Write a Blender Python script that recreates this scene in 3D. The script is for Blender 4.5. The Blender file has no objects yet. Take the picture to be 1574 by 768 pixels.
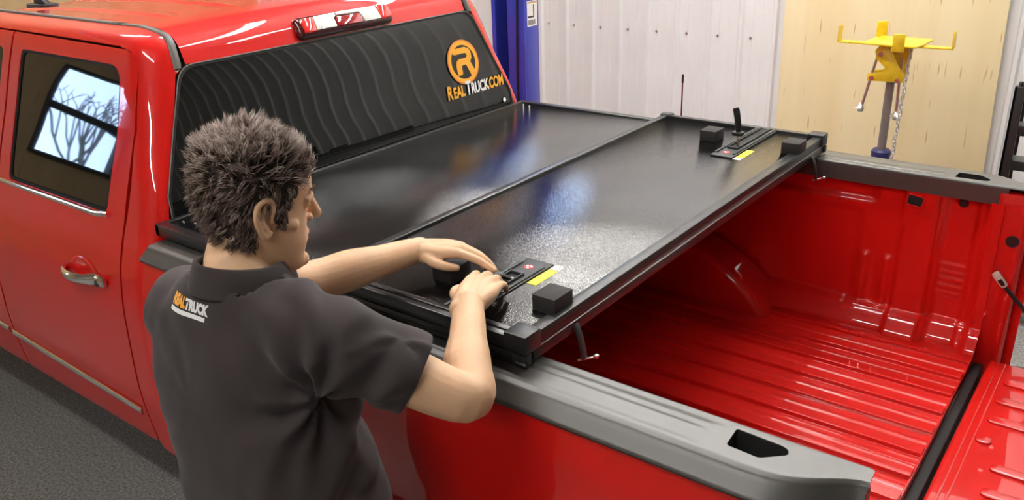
import bpy, bmesh, math, random
import numpy as np
from mathutils import Vector, Matrix, Euler, noise
from mathutils.geometry import delaunay_2d_cdt

random.seed(7)
rng = np.random.default_rng(7)
scene = bpy.context.scene
COL = scene.collection

# ------------------------------------------------------------------ camera, world, exposure
cam_data = bpy.data.cameras.new('camera')
cam_data.sensor_fit = 'HORIZONTAL'
cam_data.sensor_width = 36.0
cam_data.lens = 1317.723 / 1574 * 36.0
cam_data.clip_start = 0.02
cam_data.clip_end = 200
cam = bpy.data.objects.new('camera', cam_data)
COL.objects.link(cam)
cam.location = (2.14266, -2.03945, 2.13832)
cam.rotation_euler = (1.171895, 0.034066, 0.649852)
scene.camera = cam

scene.view_settings.view_transform = 'Standard'
scene.view_settings.look = 'None'
scene.view_settings.gamma = 1
scene.view_settings.use_curve_mapping = False
scene.view_settings.exposure = 0.32

world = bpy.data.worlds.new('overcast_sky')
scene.world = world
world.use_nodes = True
wb = world.node_tree.nodes['Background']
wb.inputs[0].default_value = (0.46, 0.64, 1.0, 1)
wb.inputs[1].default_value = 12.0
TUBE = 55.0          # radiance of the fluorescent diffusers

# ------------------------------------------------------------------ helpers
MATS = {}
def lin(c):
    return tuple(((v / 255) / 12.92 if v / 255 <= .04045 else ((v / 255 + .055) / 1.055) ** 2.4) for v in c)

def mat(name, color, rough=.5, metal=0, coat=0, spec=.5, bump=None, vary=None, emit=None, coat_rough=.03, sheen=0, sss=0):
    """bump=(scale, strength[, detail]); vary=(scale, amount) mottles the colour a little"""
    if name in MATS:
        return MATS[name]
    m = bpy.data.materials.new(name)
    m.use_nodes = True
    nt = m.node_tree
    b = nt.nodes['Principled BSDF']
    b.inputs['Base Color'].default_value = (*color, 1)
    b.inputs['Roughness'].default_value = rough
    b.inputs['Metallic'].default_value = metal
    b.inputs['Coat Weight'].default_value = coat
    b.inputs['Coat Roughness'].default_value = coat_rough
    b.inputs['Specular IOR Level'].default_value = spec
    b.inputs['Sheen Weight'].default_value = sheen
    if sss:
        b.inputs['Subsurface Weight'].default_value = sss
        b.inputs['Subsurface Radius'].default_value = (.012, .004, .002)
        b.inputs['Subsurface Scale'].default_value = .5
    if emit:
        b.inputs['Emission Color'].default_value = (*emit[0], 1)
        b.inputs['Emission Strength'].default_value = emit[1]
    tc = None
    if bump or vary:
        tc = nt.nodes.new('ShaderNodeTexCoord')
    if bump:
        n = nt.nodes.new('ShaderNodeTexNoise')
        n.inputs['Scale'].default_value = bump[0]
        n.inputs['Detail'].default_value = bump[2] if len(bump) > 2 else 2
        nt.links.new(tc.outputs['Object'], n.inputs['Vector'])
        bp = nt.nodes.new('ShaderNodeBump')
        bp.inputs['Strength'].default_value = bump[1]
        bp.inputs['Distance'].default_value = bump[3] if len(bump) > 3 else .002
        nt.links.new(n.outputs['Fac'], bp.inputs['Height'])
        nt.links.new(bp.outputs['Normal'], b.inputs['Normal'])
    if vary:
        n = nt.nodes.new('ShaderNodeTexNoise')
        n.inputs['Scale'].default_value = vary[0]
        n.inputs['Detail'].default_value = 4
        nt.links.new(tc.outputs['Object'], n.inputs['Vector'])
        mr = nt.nodes.new('ShaderNodeMapRange')
        mr.inputs['From Min'].default_value = .3
        mr.inputs['From Max'].default_value = .7
        mr.inputs['To Min'].default_value = 1 - vary[1]
        mr.inputs['To Max'].default_value = 1 + vary[1]
        nt.links.new(n.outputs['Fac'], mr.inputs['Value'])
        mx = nt.nodes.new('ShaderNodeMix')
        mx.data_type = 'RGBA'
        mx.blend_type = 'MULTIPLY'
        mx.inputs[0].default_value = 1
        mx.inputs[6].default_value = (*color, 1)
        nt.links.new(mr.outputs['Result'], mx.inputs[7])
        nt.links.new(mx.outputs[2], b.inputs['Base Color'])
    MATS[name] = m
    return m

def link(o, parent=None):
    COL.objects.link(o)
    if parent is not None:
        o.parent = parent
    return o

def tag(o, label=None, cat=None, group=None, kind=None):
    if label: o['label'] = label
    if cat: o['category'] = cat
    if group: o['group'] = group
    if kind: o['kind'] = kind
    return o

def thing(name, label, cat, loc=(0, 0, 0), rot=(0, 0, 0), group=None):
    o = bpy.data.objects.new(name, None)
    o.empty_display_size = .05
    link(o)
    o.location = loc
    o.rotation_euler = rot
    return tag(o, label, cat, group)

def mesh_obj(name, verts, faces, m, parent=None, smooth=False, normals=None):
    me = bpy.data.meshes.new(name)
    me.from_pydata([tuple(v) for v in verts], [], faces)
    me.update()
    if smooth:
        me.polygons.foreach_set('use_smooth', [True] * len(me.polygons))
    if normals is not None:
        me.normals_split_custom_set_from_vertices([tuple(n) for n in normals])
    if m is not None:
        me.materials.append(m)
    return link(bpy.data.objects.new(name, me), parent)

def bm_obj(name, bm, m, parent=None, smooth=False, angle=None):
    me = bpy.data.meshes.new(name)
    bmesh.ops.recalc_face_normals(bm, faces=bm.faces)
    if angle is not None:
        for e in bm.edges:
            e.smooth = len(e.link_faces) != 2 or e.calc_face_angle(0) < math.radians(angle)
        smooth = True
    if smooth:
        for f in bm.faces: f.smooth = True
    bm.to_mesh(me)
    bm.free()
    if m is not None:
        me.materials.append(m)
    return link(bpy.data.objects.new(name, me), parent)

def box_bm(bm, lo, hi, bevel=0, seg=2, mtx=None):
    t = bmesh.new()
    bmesh.ops.create_cube(t, size=1)
    lo, hi = Vector(lo), Vector(hi)
    for v in t.verts:
        v.co = Vector(((v.co[i] + .5) * (hi[i] - lo[i]) + lo[i] for i in range(3)))
    if bevel > 0:
        bmesh.ops.bevel(t, geom=t.edges[:], offset=bevel, segments=seg, affect='EDGES', profile=.5)
    if mtx is not None:
        bmesh.ops.transform(t, matrix=mtx, verts=t.verts)
    me = bpy.data.meshes.new('t')
    t.to_mesh(me); t.free()
    bm.from_mesh(me)
    bpy.data.meshes.remove(me)
    return bm

def box(name, lo, hi, m, parent=None, bevel=.002, seg=2, mtx=None):
    return bm_obj(name, box_bm(bmesh.new(), lo, hi, bevel, seg, mtx), m, parent, angle=40)

def frames(pts):
    pts = [Vector(p) for p in pts]
    n = len(pts)
    T = []
    for i in range(n):
        a = pts[max(i - 1, 0)]; b = pts[min(i + 1, n - 1)]
        T.append((b - a).normalized())
    up = Vector((0, 0, 1)) if abs(T[0].z) < .9 else Vector((0, 1, 0))
    X = T[0].cross(up).normalized()
    out = []
    for i in range(n):
        if i:
            q = T[i - 1].rotation_difference(T[i])
            X = q @ X
            X = (X - T[i] * X.dot(T[i])).normalized()
        out.append((pts[i], T[i], X, T[i].cross(X).normalized()))
    return out

def tube_bm(bm, pts, rad, seg=10, cap=True, flat=None):
    """rad: number, list, or list of (rx, ry)"""
    fr = frames(pts)
    if not isinstance(rad, (list, tuple)):
        rad = [rad] * len(fr)
    rings = []
    for (p, t, x, y), r in zip(fr, rad):
        rx, ry = r if isinstance(r, (list, tuple)) else (r, r)
        rings.append([bm.verts.new(p + x * rx * math.cos(2 * math.pi * k / seg) + y * ry * math.sin(2 * math.pi * k / seg)) for k in range(seg)])
    for a, b in zip(rings, rings[1:]):
        for k in range(seg):
            bm.faces.new((a[k], a[(k + 1) % seg], b[(k + 1) % seg], b[k]))
    if cap:
        bm.faces.new(rings[0][::-1]); bm.faces.new(rings[-1])
    return bm

def tube(name, pts, rad, m, parent=None, seg=10, cap=True):
    return bm_obj(name, tube_bm(bmesh.new(), pts, rad, seg, cap), m, parent, angle=50)

def lathe_bm(bm, prof, mtx=None, seg=24):
    """prof: (r, z) list, closed at the ends when r == 0"""
    rings = []
    new = []
    for r, z in prof:
        if r < 1e-6:
            v = bm.verts.new((0, 0, z)); rings.append([v]); new.append(v)
        else:
            ring = [bm.verts.new((r * math.cos(2 * math.pi * k / seg), r * math.sin(2 * math.pi * k / seg), z)) for k in range(seg)]
            rings.append(ring); new += ring
    for a, b in zip(rings, rings[1:]):
        for k in range(seg):
            k2 = (k + 1) % seg
            if len(a) == 1 and len(b) == 1: continue
            if len(a) == 1: bm.faces.new((a[0], b[k2], b[k]))
            elif len(b) == 1: bm.faces.new((a[k], a[k2], b[0]))
            else: bm.faces.new((a[k], a[k2], b[k2], b[k]))
    if mtx is not None:
        bmesh.ops.transform(bm, matrix=mtx, verts=new)
    return bm

def lathe(name, prof, m, parent=None, mtx=None, seg=24):
    return bm_obj(name, lathe_bm(bmesh.new(), prof, mtx, seg), m, parent, angle=35)

def prism(name, poly, axis, lo, hi, m, parent=None, bevel=0.0, mtx=None):
    """polygon in the two remaining axes, extruded along axis from lo to hi"""
    bm = bmesh.new()
    def P(a, b, c):
        return {0: (c, a, b), 1: (a, c, b), 2: (a, b, c)}[axis]
    A = [bm.verts.new(P(a, b, lo)) for a, b in poly]
    B = [bm.verts.new(P(a, b, hi)) for a, b in poly]
    bm.faces.new(A[::-1]); bm.faces.new(B)
    n = len(poly)
    for i in range(n):
        bm.faces.new((A[i], A[(i + 1) % n], B[(i + 1) % n], B[i]))
    bmesh.ops.recalc_face_normals(bm, faces=bm.faces)
    if bevel:
        bmesh.ops.bevel(bm, geom=bm.edges[:], offset=bevel, segments=2, affect='EDGES', profile=.5)
    if mtx is not None:
        bmesh.ops.transform(bm, matrix=mtx, verts=bm.verts)
    return bm_obj(name, bm, m, parent, angle=35)

def inpoly(P, poly):
    P = np.asarray(P, float); poly = np.asarray(poly, float)
    x, y = P[:, 0], P[:, 1]
    c = np.zeros(len(P), bool)
    j = len(poly) - 1
    for i in range(len(poly)):
        xi, yi = poly[i]; xj, yj = poly[j]
        if yi != yj:
            c ^= ((yi > y) != (yj > y)) & (x < (xj - xi) * (y - yi) / (yj - yi) + xi)
        j = i
    return c

def resample(poly, step):
    out = []
    n = len(poly)
    for i in range(n):
        a = np.array(poly[i], float); b = np.array(poly[(i + 1) % n], float)
        k = max(1, int(math.ceil(np.linalg.norm(b - a) / step)))
        for s in range(k):
            out.append(a + (b - a) * s / k)
    return np.array(out)

def round_poly(poly, r, seg=5):
    """round the corners of a polygon; r a number or one per corner"""
    out = []
    n = len(poly)
    for i in range(n):
        rr = r[i] if isinstance(r, (list, tuple)) else r
        p = np.array(poly[i], float); a = np.array(poly[i - 1], float); b = np.array(poly[(i + 1) % n], float)
        if rr <= 0:
            out.append(tuple(p)); continue
        da = (a - p); db = (b - p)
        la, lb = np.linalg.norm(da), np.linalg.norm(db)
        rr = min(rr, la * .49, lb * .49)
        p0 = p + da / la * rr; p1 = p + db / lb * rr
        for s in range(seg + 1):
            t = s / seg
            q = (1 - t) ** 2 * p0 + 2 * t * (1 - t) * p + t * t * p1
            out.append(tuple(q))
    return out

def panel(name, outer, holes, fmap, m, parent=None, step=.03, thick=.008, flip=False, bstep=None):
    """sheet cut to a polygon with holes, mapped on a curved surface fmap(u, v), with real thickness at its edges"""
    bstep = bstep or step
    loops = [resample(outer, bstep)] + [resample(h, bstep) for h in holes]
    pts, edges = [], []
    for L in loops:
        o = len(pts)
        pts += [tuple(p) for p in L]
        edges += [(o + i, o + (i + 1) % len(L)) for i in range(len(L))]
    B = np.array(pts)
    lo, hi = B.min(0), B.max(0)
    gx = np.arange(lo[0] + step / 2, hi[0], step); gy = np.arange(lo[1] + step / 2, hi[1], step)
    G = np.array([(x, y) for x in gx for y in gy]) if len(gx) and len(gy) else np.zeros((0, 2))
    if len(G):
        ok = inpoly(G, loops[0])
        for L in loops[1:]: ok &= ~inpoly(G, L)
        G = G[ok]
        if len(G):
            d = np.full(len(G), 9.)
            for i in range(0, len(B), 64):
                d = np.minimum(d, np.sqrt(((G[:, None] - B[None, i:i + 64]) ** 2).sum(2)).min(1))
            G = G[d > step * .45]
            pts += [tuple(p) for p in G]
    V, E, F, *_ = delaunay_2d_cdt([Vector(p) for p in pts], edges, [], 0, 1e-6)
    C = np.array([[sum(V[i][k] for i in f) / len(f) for k in (0, 1)] for f in F])
    ok = inpoly(C, loops[0])
    for L in loops[1:]: ok &= ~inpoly(C, L)
    F = [list(f) for f, k in zip(F, ok) if k]
    P3, N3 = [], []
    h = 1e-3
    for v in V:
        u, w = v[0], v[1]
        p = Vector(fmap(u, w))
        n = (Vector(fmap(u + h, w)) - Vector(fmap(u - h, w))).cross(Vector(fmap(u, w + h)) - Vector(fmap(u, w - h)))
        n = n.normalized() if n.length > 1e-12 else Vector((0, 0, 1))
        if flip: n = -n
        P3.append(p); N3.append(n)
    # orient faces along N3
    faces = []
    for f in F:
        a, b, c = (P3[i] for i in f[:3])
        g = (b - a).cross(c - a)
        faces.append(f if g.dot(N3[f[0]]) > 0 else f[::-1])
    if thick:
        cnt = {}
        for f in faces:
            for i in range(len(f)):
                e = (f[i], f[(i + 1) % len(f)])
                cnt[e] = cnt.get(e, 0) + 1
        nb = len(P3)
        P3 = list(P3); N3 = list(N3)
        for (a, b) in [e for e in cnt if (e[1], e[0]) not in cnt]:
            o = len(P3)
            side = (P3[b] - P3[a]).cross(N3[a])
            side = side.normalized() if side.length > 1e-12 else N3[a]
            P3 += [P3[a], P3[b], P3[b] - N3[b] * thick, P3[a] - N3[a] * thick]
            N3 += [side] * 4
            faces.append([o + 1, o, o + 3, o + 2])
        # back sheet
        o = len(P3)
        nfr = sum(1 for f in faces if max(f) < nb)
        fr = [f for f in faces if max(f) < nb]
        P3 += [P3[i] - N3[i] * thick for i in range(nb)]
        N3 += [-N3[i] for i in range(nb)]
        faces += [[o + i for i in f[::-1]] for f in fr]
    return mesh_obj(name, P3, faces, m, parent, smooth=True, normals=N3)

def grid(name, us, vs, fmap, m, parent=None, flip=False, smooth=True):
    nu, nv = len(us), len(vs)
    V = [fmap(u, v) for u in us for v in vs]
    F = []
    for i in range(nu - 1):
        for j in range(nv - 1):
            f = (i * nv + j, (i + 1) * nv + j, (i + 1) * nv + j + 1, i * nv + j + 1)
            F.append(f[::-1] if flip else f)
    return mesh_obj(name, V, F, m, parent, smooth=smooth)

def sstep(a, b, x):
    t = min(1, max(0, (x - a) / (b - a)))
    return t * t * (3 - 2 * t)

def pchip(xs, ys):
    """smooth monotone interpolation"""
    xs = np.array(xs, float); ys = np.array(ys, float)
    h = np.diff(xs); d = np.diff(ys) / h
    m = np.zeros(len(xs))
    m[0], m[-1] = d[0], d[-1]
    for i in range(1, len(xs) - 1):
        if d[i - 1] * d[i] <= 0: m[i] = 0
        else:
            w1, w2 = 2 * h[i] + h[i - 1], h[i] + 2 * h[i - 1]
            m[i] = (w1 + w2) / (w1 / d[i - 1] + w2 / d[i])
    xl, yl, ml = xs.tolist(), ys.tolist(), m.tolist()
    import bisect
    def f(x):
        if x <= xl[0]: return yl[0] + ml[0] * (x - xl[0])
        if x >= xl[-1]: return yl[-1] + ml[-1] * (x - xl[-1])
        i = bisect.bisect_right(xl, x) - 1
        hh = xl[i + 1] - xl[i]; t = (x - xl[i]) / hh
        return ((2 * t ** 3 - 3 * t * t + 1) * yl[i] + (t ** 3 - 2 * t * t + t) * hh * ml[i]
                + (-2 * t ** 3 + 3 * t * t) * yl[i + 1] + (t ** 3 - t * t) * hh * ml[i + 1])
    return f

def text_mesh(name, s, size, m, parent, mtx, extrude=.0004, shear=0, offset=0, align='LEFT', space=1.0, sx=1.0):
    cu = bpy.data.curves.new(name, 'FONT')
    cu.body = s; cu.size = size; cu.extrude = extrude; cu.shear = shear; cu.offset = offset
    cu.align_x = align; cu.space_character = space
    t = bpy.data.objects.new(name, cu)
    COL.objects.link(t)
    bpy.context.view_layer.update()
    me = bpy.data.meshes.new_from_object(t.evaluated_get(bpy.context.evaluated_depsgraph_get()))
    bpy.data.objects.remove(t)
    me.transform(Matrix.Diagonal((sx, 1, 1, 1)))
    me.transform(mtx)
    me.materials.clear(); me.materials.append(m)
    me.name = name
    return link(bpy.data.objects.new(name, me), parent)

def basis(o, x, y, z=None):
    x = Vector(x).normalized(); y = Vector(y)
    z = x.cross(y).normalized(); y = z.cross(x)
    M = Matrix.Identity(4)
    for i, c in enumerate((x, y, z)):
        for k in range(3): M[k][i] = c[k]
    M.translation = Vector(o)
    return M

# ------------------------------------------------------------------ materials
PAINT = mat('red_clearcoat_paint', (.66, .008, .005), rough=.45, coat=1, coat_rough=.02, spec=.15)
TRIM = mat('black_rail_plastic', (.052, .050, .045), rough=.40, spec=1.0, bump=(900, .25, 2, .0006))
BLK = mat('black_plastic', (.012, .012, .013), rough=.4)
RUBBER = mat('black_foam_rubber', (.022, .020, .020), rough=.75, bump=(600, .2))
ALU = mat('black_anodised_aluminium', (.016, .016, .017), rough=.28, spec=.6)
SHADOWGAP = mat('dark_rubber_and_gap_shade', (.008, .008, .008), rough=.7)  # rubber black; also painted in as the shade of gaps, grooves and pockets
CHROME = mat('chrome', (.86, .87, .88), rough=.06, metal=1)
STEEL = mat('zinc_steel', (.62, .62, .60), rough=.3, metal=1)
GLASS = mat('privacy_glass', (.006, .0065, .006), rough=.02, spec=.65)
GREYSTRIP = mat('grey_roof_molding', (.13, .12, .11), rough=.45)
YELLOW = mat('yellow_label', (.86, .80, .03), rough=.5)
WHITE = mat('white_print', (.85, .85, .85), rough=.5)
ORANGE = mat('orange_print', (.90, .42, .03), rough=.45)
ORANGE2 = mat('deep_orange_print', (.72, .22, .03), rough=.45)
BLUE = mat('blue_enamel', (.035, .055, .46), rough=.3, coat=.5)
JACKYEL = mat('yellow_enamel', (.85, .60, .02), rough=.35, coat=.3, vary=(30, .1))
WHITEWALL = mat('white_steel_siding', (.80, .80, .80), rough=.45, vary=(3, .03))
WHITEPAINT = mat('white_ceiling_steel', (.42, .42, .41), rough=.5)
# ------------------------------------------------------------------ special materials
def cover_mat():
    m = mat('pebbled_black_cover_skin', (.006, .006, .0065), rough=.10, spec=.62)
    nt = m.node_tree; b = nt.nodes['Principled BSDF']
    tc = nt.nodes.new('ShaderNodeTexCoord')
    n = nt.nodes.new('ShaderNodeTexNoise'); n.inputs['Scale'].default_value = 260; n.inputs['Detail'].default_value = 1
    nt.links.new(tc.outputs['Object'], n.inputs['Vector'])
    v = nt.nodes.new('ShaderNodeTexVoronoi'); v.inputs['Scale'].default_value = 330
    nt.links.new(tc.outputs['Object'], v.inputs['Vector'])
    a = nt.nodes.new('ShaderNodeMath'); a.operation = 'ADD'
    nt.links.new(n.outputs['Fac'], a.inputs[0]); nt.links.new(v.outputs['Distance'], a.inputs[1])
    bp = nt.nodes.new('ShaderNodeBump'); bp.inputs['Strength'].default_value = .24; bp.inputs['Distance'].default_value = .0010
    nt.links.new(a.outputs[0], bp.inputs['Height'])
    nt.links.new(bp.outputs['Normal'], b.inputs['Normal'])
    return m
COVER = cover_mat()

def carpet_mat():
    m = mat('grey_carpet_floor', (.10, .10, .098), rough=.95)
    nt = m.node_tree; b = nt.nodes['Principled BSDF']
    tc = nt.nodes.new('ShaderNodeTexCoord')
    n = nt.nodes.new('ShaderNodeTexNoise'); n.inputs['Scale'].default_value = 90; n.inputs['Detail'].default_value = 5; n.inputs['Roughness'].default_value = .7
    nt.links.new(tc.outputs['Object'], n.inputs['Vector'])
    r = nt.nodes.new('ShaderNodeValToRGB')
    r.color_ramp.elements[0].position = .32; r.color_ramp.elements[0].color = (.10, .098, .094, 1)
    r.color_ramp.elements[1].position = .70; r.color_ramp.elements[1].color = (.46, .45, .43, 1)
    nt.links.new(n.outputs['Fac'], r.inputs[0]); nt.links.new(r.outputs[0], b.inputs['Base Color'])
    bp = nt.nodes.new('ShaderNodeBump'); bp.inputs['Strength'].default_value = .6; bp.inputs['Distance'].default_value = .004
    nt.links.new(n.outputs['Fac'], bp.inputs['Height']); nt.links.new(bp.outputs['Normal'], b.inputs['Normal'])
    return m
CARPET = carpet_mat()

def ply_mat(name, c0, c1, seed):
    m = mat(name, c0, rough=.55)
    nt = m.node_tree; b = nt.nodes['Principled BSDF']
    tc = nt.nodes.new('ShaderNodeTexCoord')
    mp = nt.nodes.new('ShaderNodeMapping'); mp.inputs['Scale'].default_value = (9, 9, .7); mp.inputs['Location'].default_value = (seed, seed, seed)
    nt.links.new(tc.outputs['Object'], mp.inputs['Vector'])
    n = nt.nodes.new('ShaderNodeTexNoise'); n.inputs['Scale'].default_value = .45; n.inputs['Detail'].default_value = 6; n.inputs['Distortion'].default_value = .6
    nt.links.new(mp.outputs[0], n.inputs['Vector'])
    r = nt.nodes.new('ShaderNodeValToRGB')
    r.color_ramp.elements[0].position = .35; r.color_ramp.elements[0].color = (*c0, 1)
    r.color_ramp.elements[1].position = .68; r.color_ramp.elements[1].color = (*c1, 1)
    nt.links.new(n.outputs['Fac'], r.inputs[0])
    # short dark vertical checks in the veneer
    mp2 = nt.nodes.new('ShaderNodeMapping'); mp2.inputs['Scale'].default_value = (95, 95, 5.0); mp2.inputs['Location'].default_value = (seed * 3, 1, 2)
    nt.links.new(tc.outputs['Object'], mp2.inputs['Vector'])
    n2 = nt.nodes.new('ShaderNodeTexNoise'); n2.inputs['Scale'].default_value = 1; n2.inputs['Detail'].default_value = 0
    nt.links.new(mp2.outputs[0], n2.inputs['Vector'])
    r2 = nt.nodes.new('ShaderNodeValToRGB')
    r2.color_ramp.elements[0].position = .77; r2.color_ramp.elements[0].color = (1, 1, 1, 1)
    r2.color_ramp.elements[1].position = .83; r2.color_ramp.elements[1].color = (.62, .5, .34, 1)
    nt.links.new(n2.outputs['Fac'], r2.inputs[0])
    mx = nt.nodes.new('ShaderNodeMix'); mx.data_type = 'RGBA'; mx.blend_type = 'MULTIPLY'; mx.inputs[0].default_value = 1
    nt.links.new(r.outputs[0], mx.inputs[6]); nt.links.new(r2.outputs[0], mx.inputs[7])
    nt.links.new(mx.outputs[2], b.inputs['Base Color'])
    return m
PLY = ply_mat('pale_birch_plywood', (.93, .80, .50), (.86, .70, .39), 3.1)
PLY2 = ply_mat('plywood_wall', (.66, .50, .27), (.56, .40, .19), 8.7)

# ------------------------------------------------------------------ the room
X0, X1, Y0, Y1, ZC = -5.2, 9.0, -7.0, 3.4, 4.15
def struct(o, label=None):
    o['kind'] = 'structure'
    if label: o['label'] = label
    return o
struct(box('floor', (X0 - .2, Y0 - .2, -.12), (X1 + .2, Y1 + .2, 0), CARPET, bevel=0), 'grey speckled carpet covering the shop floor')

def siding(name, axis, pos, a0, a1, z0, z1, sign, m, rib=.2286, depth=.020, hole=None):
    """ribbed steel sheets, each .914 m wide panel an object of its own under the wall"""
    th = .10
    if axis == 'y':
        back = box(name, (a0, min(pos + sign * .03, pos + sign * (.03 + th)), z0), (a1, max(pos + sign * .03, pos + sign * (.03 + th)), z1), WHITEPAINT, bevel=0)
    else:
        back = box(name, (min(pos + sign * .03, pos + sign * (.03 + th)), a0, z0), (max(pos + sign * .03, pos + sign * (.03 + th)), a1, z1), WHITEPAINT, bevel=0)
    if hole:
        bm = bmesh.new()
        y0_, y1_ = pos + .03, pos + .03 + th
        for (xa, xb, za, zb) in ((a0, hole[0], z0, z1), (hole[1], a1, z0, z1), (hole[0], hole[1], z0, hole[2]), (hole[0], hole[1], hole[3], z1)):
            box_bm(bm, (xa, y0_, za), (xb, y1_, zb))
        bm.to_mesh(back.data); bm.free()
    struct(back)
    # cross profile of one sheet
    prof = []
    for k in range(4):
        o = k * rib
        prof += [(o, 0), (o + .012, depth), (o + .032, depth), (o + .044, 0), (o + .095, 0), (o + .099, .0012), (o + .107, .0012), (o + .111, 0), (o + .160, 0), (o + .164, .0012), (o + .172, .0012), (o + .176, 0)]
    prof.append((4 * rib, 0))
    me = bpy.data.meshes.new('wall_panel')
    V, F = [], []
    for s, d in prof:
        for z in (z0, z1):
            V.append((s, -sign * d, z) if axis == 'y' else (-sign * d, s, z))
    for i in range(len(prof) - 1):
        F.append((2 * i, 2 * i + 2, 2 * i + 3, 2 * i + 1))
    me.from_pydata(V, [], F); me.materials.append(m)
    w = 4 * rib
    k = 0
    s = a0
    while s < a1 - .01:
        o = link(bpy.data.objects.new('wall_panel', me), back)
        o.location = (s, pos, 0) if axis == 'y' else (pos, s, 0)
        if s + w > a1:
            f = (a1 - s) / w
            o.scale = (f, 1, 1) if axis == 'y' else (1, f, 1)
        if hole and abs(s - hole[0]) < .05:
            o.scale = (1, 1, hole[2] / z1)
            o = link(bpy.data.objects.new('wall_panel', me), back)
            o.location = (s, pos, hole[3]); o.scale = (1, 1, (z1 - hole[3]) / z1)
        s += w; k += 1
    return back
HX0, HX1, HZ0, HZ1 = X0 + 3 * .9144, X0 + 4 * .9144, 2.45, 3.95
WB = siding('wall_back', 'y', Y1, X0, X1, 0, ZC, 1, WHITEWALL, hole=(HX0, HX1, HZ0, HZ1))
WB['label'] = 'white ribbed steel siding wall behind the truck'
siding('wall_near', 'y', Y0, X0, X1, 0, ZC, -1, mat('tan_steel_siding', (.34, .29, .22), rough=.5))
siding('wall_rear', 'x', X1, Y0, Y1, 0, ZC, 1, MATS['tan_steel_siding'])
# siding screws in view on the back wall
scr_bm = lathe_bm(bmesh.new(), [(0, -.004), (.004, -.004), (.0085, 0), (.0085, .002), (0, .002)], Matrix.Rotation(math.pi / 2, 4, 'X'), 8)
scr = bm_obj('wall_screw', scr_bm, STEEL, WB)
for i in range(24):
    x = X0 + .0225 + .068 + (int((-3.0 - X0) / .2286) + i) * .2286
    o = scr if i == 0 else link(scr.copy(), WB)
    o.location = (x, Y1 - .003, 1.19)

# front wall of plywood sheets with a double-hung window
WF = struct(bm_obj('wall_front', bmesh.new(), PLY2), 'plywood clad end wall with a double hung window')
WY0, WY1, WZ0, WZ1 = -3.72, -2.92, 1.50, 2.42
bm = bmesh.new()
for lo, hi in [((Y0, 0), (WY0, ZC)), ((WY1, 0), (Y1, ZC)), ((WY0, 0), (WY1, WZ0)), ((WY0, WZ1), (WY1, ZC))]:
    box_bm(bm, (X0 - .16, lo[0], lo[1]), (X0 - .012, hi[0], hi[1]))
bm.to_mesh(WF.data); bm.free(); WF.data.materials.clear(); WF.data.materials.append(WHITEPAINT)
ys = [Y0, -4.4, WY0, WY1, -1.9, -.68, .54, 1.76, 2.98, Y1]
for a, b in zip(ys, ys[1:]):
    for z0, z1 in (((0, WZ0), (WZ1, ZC)) if (a, b) == (WY0, WY1) else ((0, 2.44), (2.44, ZC))):
        box('plywood_panel', (X0 - .012, a + .0015, z0 + .0015), (X0, b - .0015, z1 - .0015), PLY2, WF, bevel=0)
W1 = struct(thing('window_1', 'double hung window with white trees and sky outside', 'window', (X0, (WY0 + WY1) / 2, WZ0)))
W1['label'] = 'dark framed double hung window in the plywood end wall'
del W1['category']
DKFRAME = mat('dark_window_frame', (.02, .018, .016), rough=.5)
hw, hh = (WY1 - WY0) / 2, WZ1 - WZ0
for nm, lo, hi in [('window_sill', (-.15, -hw, 0), (.06, hw, .04)), ('window_head', (-.15, -hw, hh - .04), (.03, hw, hh)),
                   ('window_jamb', (-.15, -hw, .04), (.03, -hw + .04, hh - .04)), ('window_jamb', (-.15, hw - .04, .04), (.03, hw, hh - .04)),
                   ('meeting_rail', (-.12, -hw + .04, .37), (-.04, hw - .04, .42))]:
    box(nm, lo, hi, DKFRAME, W1, .003)
PANE = bpy.data.materials.new('clear_pane'); PANE.use_nodes = True
nt = PANE.node_tree; nt.nodes.clear()
out = nt.nodes.new('ShaderNodeOutputMaterial'); mxs = nt.nodes.new('ShaderNodeMixShader'); tr = nt.nodes.new('ShaderNodeBsdfTransparent'); gl = nt.nodes.new('ShaderNodeBsdfGlossy'); gl.inputs['Roughness'].default_value = .02
fr_ = nt.nodes.new('ShaderNodeFresnel'); fr_.inputs[0].default_value = 1.45
nt.links.new(fr_.outputs[0], mxs.inputs[0]); nt.links.new(tr.outputs[0], mxs.inputs[1]); nt.links.new(gl.outputs[0], mxs.inputs[2]); nt.links.new(mxs.outputs[0], out.inputs[0])
box('pane', (-.085, -hw + .04, .42), (-.081, hw - .04, hh - .04), PANE, W1, 0)
box('pane', (-.065, -hw + .04, .04), (-.061, hw - .04, .37), PANE, W1, 0)

# tall high window in the back wall, above the lift
W2 = struct(thing('window_2', 'tall high window in the white ribbed wall', 'window', ((HX0 + HX1) / 2, Y1, HZ0)))
del W2['category']
hw2, hh2 = (HX1 - HX0) / 2, HZ1 - HZ0
for nm, lo, hi in [('window_sill', (-hw2, -.03, 0), (hw2, .14, .05)), ('window_head', (-hw2, -.03, hh2 - .05), (hw2, .14, hh2)),
                   ('window_jamb', (-hw2, -.03, .05), (-hw2 + .05, .14, hh2 - .05)), ('window_jamb', (hw2 - .05, -.03, .05), (hw2, .14, hh2 - .05))]:
    box(nm, lo, hi, WHITEPAINT, W2, .003)
box('pane', (-hw2 + .05, .06, .05), (hw2 - .05, .064, hh2 - .05), PANE, W2, 0)

# ceiling of ribbed sheets
CE = struct(box('ceiling', (X0, Y0, ZC), (X1, Y1, ZC + .1), WHITEPAINT, bevel=0), 'white ribbed ceiling')
bm = bmesh.new()
for k in range(int((X1 - X0) / .3)):
    x = X0 + .15 + k * .3
    box_bm(bm, (x, Y0, ZC - .02), (x + .04, Y1, ZC + .001))
o = bm_obj('ceiling_rib', bm, WHITEPAINT, CE); o['kind'] = 'stuff'

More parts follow.
